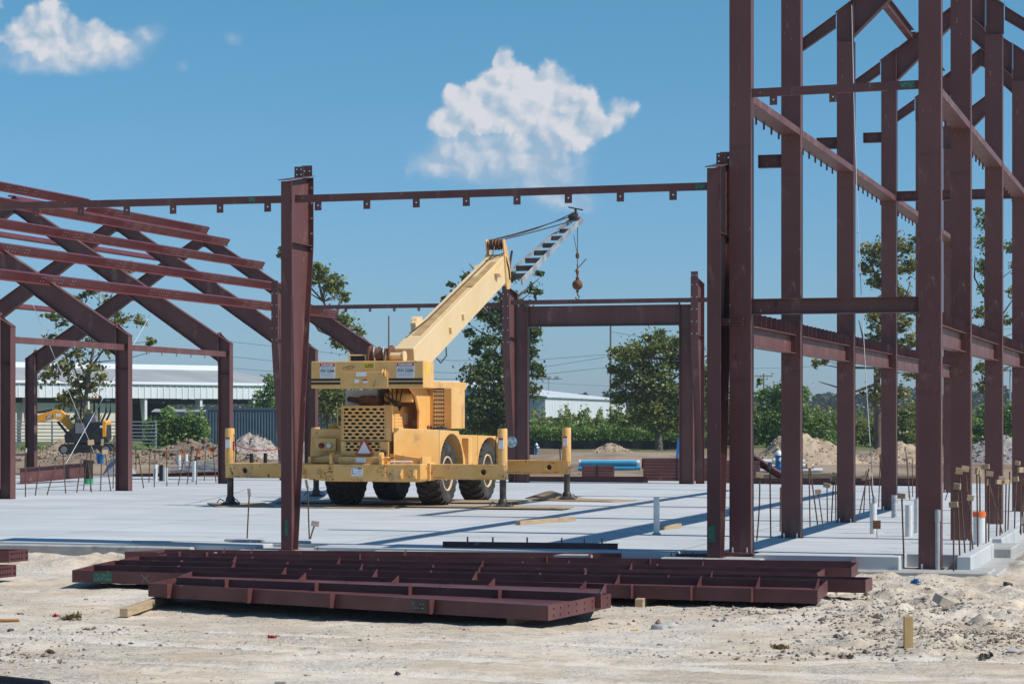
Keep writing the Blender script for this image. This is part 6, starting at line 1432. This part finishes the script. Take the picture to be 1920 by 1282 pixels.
for i, (x, a, b, mt, lab) in enumerate(((870,568,660,PVC,'short white pipe leftmost on the left of the third wing column'), (1000,515,612,PVC,'tallest white pipe before the conduit heap'), (1040,510,585,PVC,'white pipe farthest back before the conduit heap'), (1088,548,664,PVC,'white pipe on a pale base left of the third wing column'), (925,585,662,PVC,'thin white pipe right of a black stub'), (901,570,660,BLACKPL,'black stub between two short white pipes'), (1405,506,600,BLACKPL,'black stub left of the pair under the left outrigger'), (1483,504,600,BLACKPL,'black stub right of the pair over the left outrigger beam'))):
    px, ty = C2(x, a); _, by = C2(x, b); stub(lab, px, ty, by, .07 if mt is PVC else .065, mt, extra=CONC if x == 1088 else None)
p = S(166, 907, 0); t = thing('stub_pipe', 'black pipe with a green foot by the loose I-beam', 'pipe', p); k = p.y/FOC
m = MB(); m.lathe([(.135,.0),(.135,10*k),(.11,10*k)], 18); m.build('green_foot', GRNP, t, smooth=40)
m = MB(); m.lathe([(.125,10.2*k),(.125,38*k),(.15,38.2*k),(.15,44*k),(.11,44*k),(.0,42*k)], 18); m.build('black_riser', BLACKPL, t, smooth=40)
# tags inside the tower
m = MB(); m.box((-.06,-.004,0),(.06,.004,.13)); m.tube([(.0,.0,0),(.0,.0,-.09),(.02,0,-.20)], .006, 5); m.tube([(.02,0,-.20),(.12,.0,-.20)], .012, 5); o = m.build('bent_plate_tag', RUST); p = D(1644, 990, S(1650,1008).y); o.location = (p.x,p.y,.14); tag(o, 'rusty plate tag on a bent wire beside the tagged white pipe', 'tag')
w0, w1 = D(1597, 10, 41.2), D(1639, 948, S(1637.5,1000).y)
t = thing('guy_wire', 'thin steel wire hanging from the tower roof to a white pipe', 'wire', w1)
m = MB(); a = w0-w1; m.tube([a*q+Vector((-.06*math.sin(q*3.14),0,0)) for q in (0,.2,.4,.6,.8,1)], .0065, 5); m.build('strand', GREYP, t)
m = MB(); m.lathe([(0,-.06),(.03,-.05),(.035,.12),(.012,.18),(0,.18)], 10); m.build('turnbuckle', GALV, t, smooth=50)
for lab, a, b in (('bright brace wire rising from the excavator to the third wing frame', D(124,868,77), D(282,590,80)), ('thin brace wire crossing the bright one before the excavator', D(182,862,79), D(58,562,75)),):
    t = thing('brace_wire', lab, 'wire', a); m = MB(); m.tube([(0,0,0), (b-a)*.5, b-a], .010, 5); m.build('strand', TRIMW if 'bright' in lab else GALV, t)
# timber on the slab
timber('rough timber offcut lying alone on the slab before the crane', S(971,984,0), S(1075,976,0), .10, .075, group='timber on the slab')
timber('short timber block lying right of the lone white pipe', S(1240,993,0), S(1272,989,0), .12, .075, group='timber on the slab')
timber('long weathered form board lying at the foot of the slab on the left', S(247,1028,-.10), S(436,1030,-.12), .04, .12, mat=WOOD, group='timber at the slab edge')
timber('pale plank lying at the slab edge left of the tabbed channel', S(742,1033,-.12), S(834,1028,-.06), .14, .03, mat=WOODG, group='timber at the slab edge')
# plywood under the crane
def ply(lab, c, w, l, rot, z=.004, curl=0):
    n = 9; u = np.linspace(-.5,.5,n); A, B_ = np.meshgrid(u, u); Zt = z+curl*np.clip(-A*2, 0, 1)**2*np.clip(B_+.7,0,1); V0 = np.stack([A*w,B_*l,Zt],-1).reshape(-1,3); V1 = V0+np.array([0,0,.019])
    i = (np.arange(n-1)[:,None]*n+np.arange(n-1)[None]).ravel(); F = np.stack([i,i+1,i+n+1,i+n],-1); N2 = n*n
    rim = list(range(0,n))+[k*n+n-1 for k in range(1,n)]+[(n-1)*n+k for k in range(n-2,-1,-1)]+[k*n for k in range(n-2,0,-1)]
    R2 = [(a,b,b+N2,a+N2) for a, b in zip(rim, rim[1:]+rim[:1])]
    o = mesh_np('plywood_sheet', np.concatenate([V0,V1]), np.concatenate([F[:,::-1],F+N2,np.array(R2)]), PLY); o.location = (c.x, c.y, 0); o.rotation_euler = (0,0,rot); tag(o, lab, 'plywood', 'plywood sheets', 'thing')
ply('muddy plywood sheet under the left rear jack', S(450,947), 1.22, 2.0, -TH+.5)
ply('muddy plywood sheet under the left rear wheel', S(650,951), 2.3, 1.22, -TH+.08)
ply('plywood sheet overlapping between the rear wheels', S(735,944), 1.6, 1.2, -TH+.35, .026)
ply('plywood sheet under the right rear wheel', S(860,950), 2.4, 1.22, -TH)
ply('plywood sheet under the front right wheel', S(915,943), 1.6, 1.22, -TH+.12, .028)
ply('plywood sheet under the right rear jack', S(985,954), 1.8, 1.0, -TH+.05, .0245)
ply('curled plywood sheet under the front right jack', S(1090,938), 2.2, 1.22, -TH-.25, .004, .16)
ply('plywood sheet under the left front wheel', S(735,934), 1.8, 1.22, -TH+.1)
ply('muddy plywood lying left of the left rear wheel', S(575,943), 1.3, 1.1, -TH+.2, .026)
# red rope on the left jack
p0 = CM @ Vector((-2.92,-.05,1.30)); p1 = Vector(((524-HX)*60/FOC, 60, EYE+(HY-840)*60/FOC)); t = thing('red_rope', 'sagging red rope tied round the left rear jack', 'rope', p0)
m = MB(); m.tube([(p1-p0)*q+Vector((0,0,-.10*4*q*(1-q))) for q in (0,.2,.4,.6,.8,1)], .013, 5); m.build('strand', M_('rope_red', (.35,.02,.04), rough=.8), t)
m = MB(); m.box((-.02,-.03,-.14),(.03,.03,.06)); m.build('knot', bpy.data.materials['rope_red'], t, bevel=.01)
# bird on the far header
p = FL(1001)+UU*.1+Vector((0,0,5.197)); t = MB()
t.tube([(.06,.02,-.06),(.03,.01,.02),(.01,0,.08),(-.005,0,.14),(0,0,.18),(-.005,0,.205),(-.012,0,.225),(-.03,-.01,.228),(-.055,-.02,.224)], [.012,.03,.042,.04,.026,.024,.022,.010,.002], 10)
t.tube([(.01,-.015,.05),(.008,-.015,0)], .005, 5); t.tube([(.01,.02,.05),(.008,.02,0)], .005, 5)
o = t.build('bird', BLACKPL, smooth=60); o.location = p; tag(o, 'small black bird perched on the far channel over the opening', 'bird')
# ================================================================== ODDMENTS IN THE YARD
def gz(p): return float(gheight(np.array([p.x]), np.array([p.y]))[0])
def put(o, px, py, lab, cat, dz=0, rot=0, grp=None):
    p = S(px, py, ZG); o.location = (p.x, p.y, gz(p)+dz); o.rotation_euler = rot if isinstance(rot, tuple) else (0,0,rot); return tag(o, lab, cat, grp)
m = MB(); m.box((-.042,-.02,-.12),(.042,.02,.285)); o = m.build('survey_stake', M_('stake_timber', (.42,.27,.11), (.50,.34,.16), rough=.75, scale=5, stretch=(9,9,1), bump=.1), bevel=.003); put(o, 1703, 1216, 'pale timber stake driven upright in the yard at the right', 'stake', rot=.1, grp='driven stakes')
m = MB(); m.box((-.045,-.02,-.2),(.045,.02,.055)); o = m.build('survey_stake', WOODG, bevel=.003); p = S(526, 1290, ZG); put(o, 526, 1290, 'grey stake top just showing at the lower picture edge', 'stake', rot=-.1, grp='driven stakes')
m = MB(); m.box((-.09,-.07,-.03),(.09,.07,.07)); o = m.build('timber_block', WOODG, bevel=.004); put(o, 1766, 1143, 'tilted grey wood block on the churned clods', 'timber', .03, (.3,.35,.6))
m = MB(); m.box((-.04,-.05,-.02),(.04,.05,.06)); o = m.build('timber_block', DARKST, bevel=.004); put(o, 1889, 1104, 'small dark block at the right beside the gravel', 'timber', .0, (.1,.1,.3))
for k, (px, py, s, lab) in enumerate(((1241,1175,.075,'larger of two grey rocks in front of the girder pile, right side'),(1256,1172,.06,'smaller grey rock beside the larger one before the girder pile'),(1900,1225,.05,'white stone at the right edge of the yard'),(745,1262,.03,'dark pebble alone near the lower picture edge'),(1592,1198,.035,'dark lump lying left of the driven stake'),(20,1188,.03,'flat stone at the left edge'))):
    bm = bmesh.new(); bmesh.ops.create_icosphere(bm, subdivisions=3, radius=s); r = np.random.default_rng(k+90); f = r.normal(size=(5,3)); f /= np.linalg.norm(f,axis=1)[:,None]
    for v in bm.verts:
        for q in f:
            dd_ = v.co.dot(Vector(q)); 
            if dd_ > s*.55: v.co -= Vector(q)*(dd_-s*.55)
        v.co.x *= 1.5; v.co.z *= .8
    me = bpy.data.meshes.new('rock'); bm.to_mesh(me); bm.free(); me.materials.append(CONC if k < 3 else DARKST); o = bpy.data.objects.new('rock', me); COL.objects.link(o); put(o, px, py, lab, 'rock', s*.2, .5*k)
def litter(px, py, mat, lab, s, seed, n=14, cat='litter', name='litter_scrap'):
    r = np.random.default_rng(seed); nn = 6; V = []; F = []
    for k in range(n):
        c = r.normal(size=3)*s*.5; c[2] = abs(c[2])*.4; a = r.normal(size=3); a /= np.linalg.norm(a); b = np.cross(a, r.normal(size=3)); b /= np.linalg.norm(b); i = len(V); a *= s*.5; b *= s*.28
        V += [c-a, c+b, c+a, c-b]; F.append((i,i+1,i+2,i+3))
    o = mesh_np(name, V, F, mat); put(o, px, py, lab, cat, .01); o['kind'] = 'thing'
RED_ = M_('red_tape', (.45,.025,.04), rough=.6)
litter(509, 1198, RED_, 'small red tape scrap on the sand below the girders', .05, 1); litter(103, 1152, RED_, 'red tape scrap left of the long timber bearer', .05, 2); litter(1893, 1050, ORNG, 'orange tape scrap by the slab at the right edge', .09, 3)
litter(1720, 1093, BLUEM, 'blue scrap half buried in gravel before the corner footing', .08, 4); litter(1190, 1184, SIGNY, 'yellow scrap near the grey rocks', .03, 5)
DRY = leafmat('dry_grass', (.16,.11,.05), (.26,.19,.09), (.36,.28,.15), .2)
litter(135, 1160, DRY, 'tuft of dry straw coloured grass left of the timber bearer', .09, 6, 90, 'grass tuft', 'grass_tuft'); litter(1465, 1212, DRY, 'small brown grass tuft left of the driven stake', .06, 7, 60, 'grass tuft', 'grass_tuft')
DKM = M_('dark_mulch', (.07,.055,.045), (.12,.095,.075), rough=.95)
for k, (px, py, s, lab) in enumerate(((1590,1230,.05,'flat dark debris patch in the wheel track'),(1850,1234,.06,'dark debris patch near the right edge of the wheel track'),(95,1225,.04,'thin dark twigs near the left edge'))): litter(px, py, DKM, lab, s, 30+k, 40, 'debris', 'debris_patch')
a, b = S(-60,1284,ZG), S(88,1295,ZG); m = MB(); m.tube([a+Vector((0,0,.05)), b+Vector((0,0,.03))], .055, 14); o = m.build('black_pipe', BLACKPL, smooth=50); tag(o, 'black pipe lying in the lower left corner', 'pipe')
a, b = S(-40,1166,ZG), S(36,1166,ZG); m = MB(); m.tube([a+Vector((0,0,.02)), b+Vector((0,0,.02))], .017, 8); o = m.build('wooden_rod', M_('rod_orange', (.42,.20,.07), rough=.7), smooth=50); tag(o, 'thin orange brown rod lying at the left edge', 'rod')
# small concrete blocks at the column pockets
for a, b, lab in ((S(444,1013,0),S(494,1016,0),'broken concrete curb left of the lone front column'),(S(556,1017,0),S(585,1017,0),'broken concrete curb right of the lone front column')):
    M = frame_mat(a, b); L_ = (b-a).length; m = MB(); m.box((0,-.25,-.16),(L_,.06,.035)); o = m.build('concrete_block', CONC, bevel=.015); o.matrix_world = M; tag(o, lab, 'concrete block', 'curb blocks', 'thing')
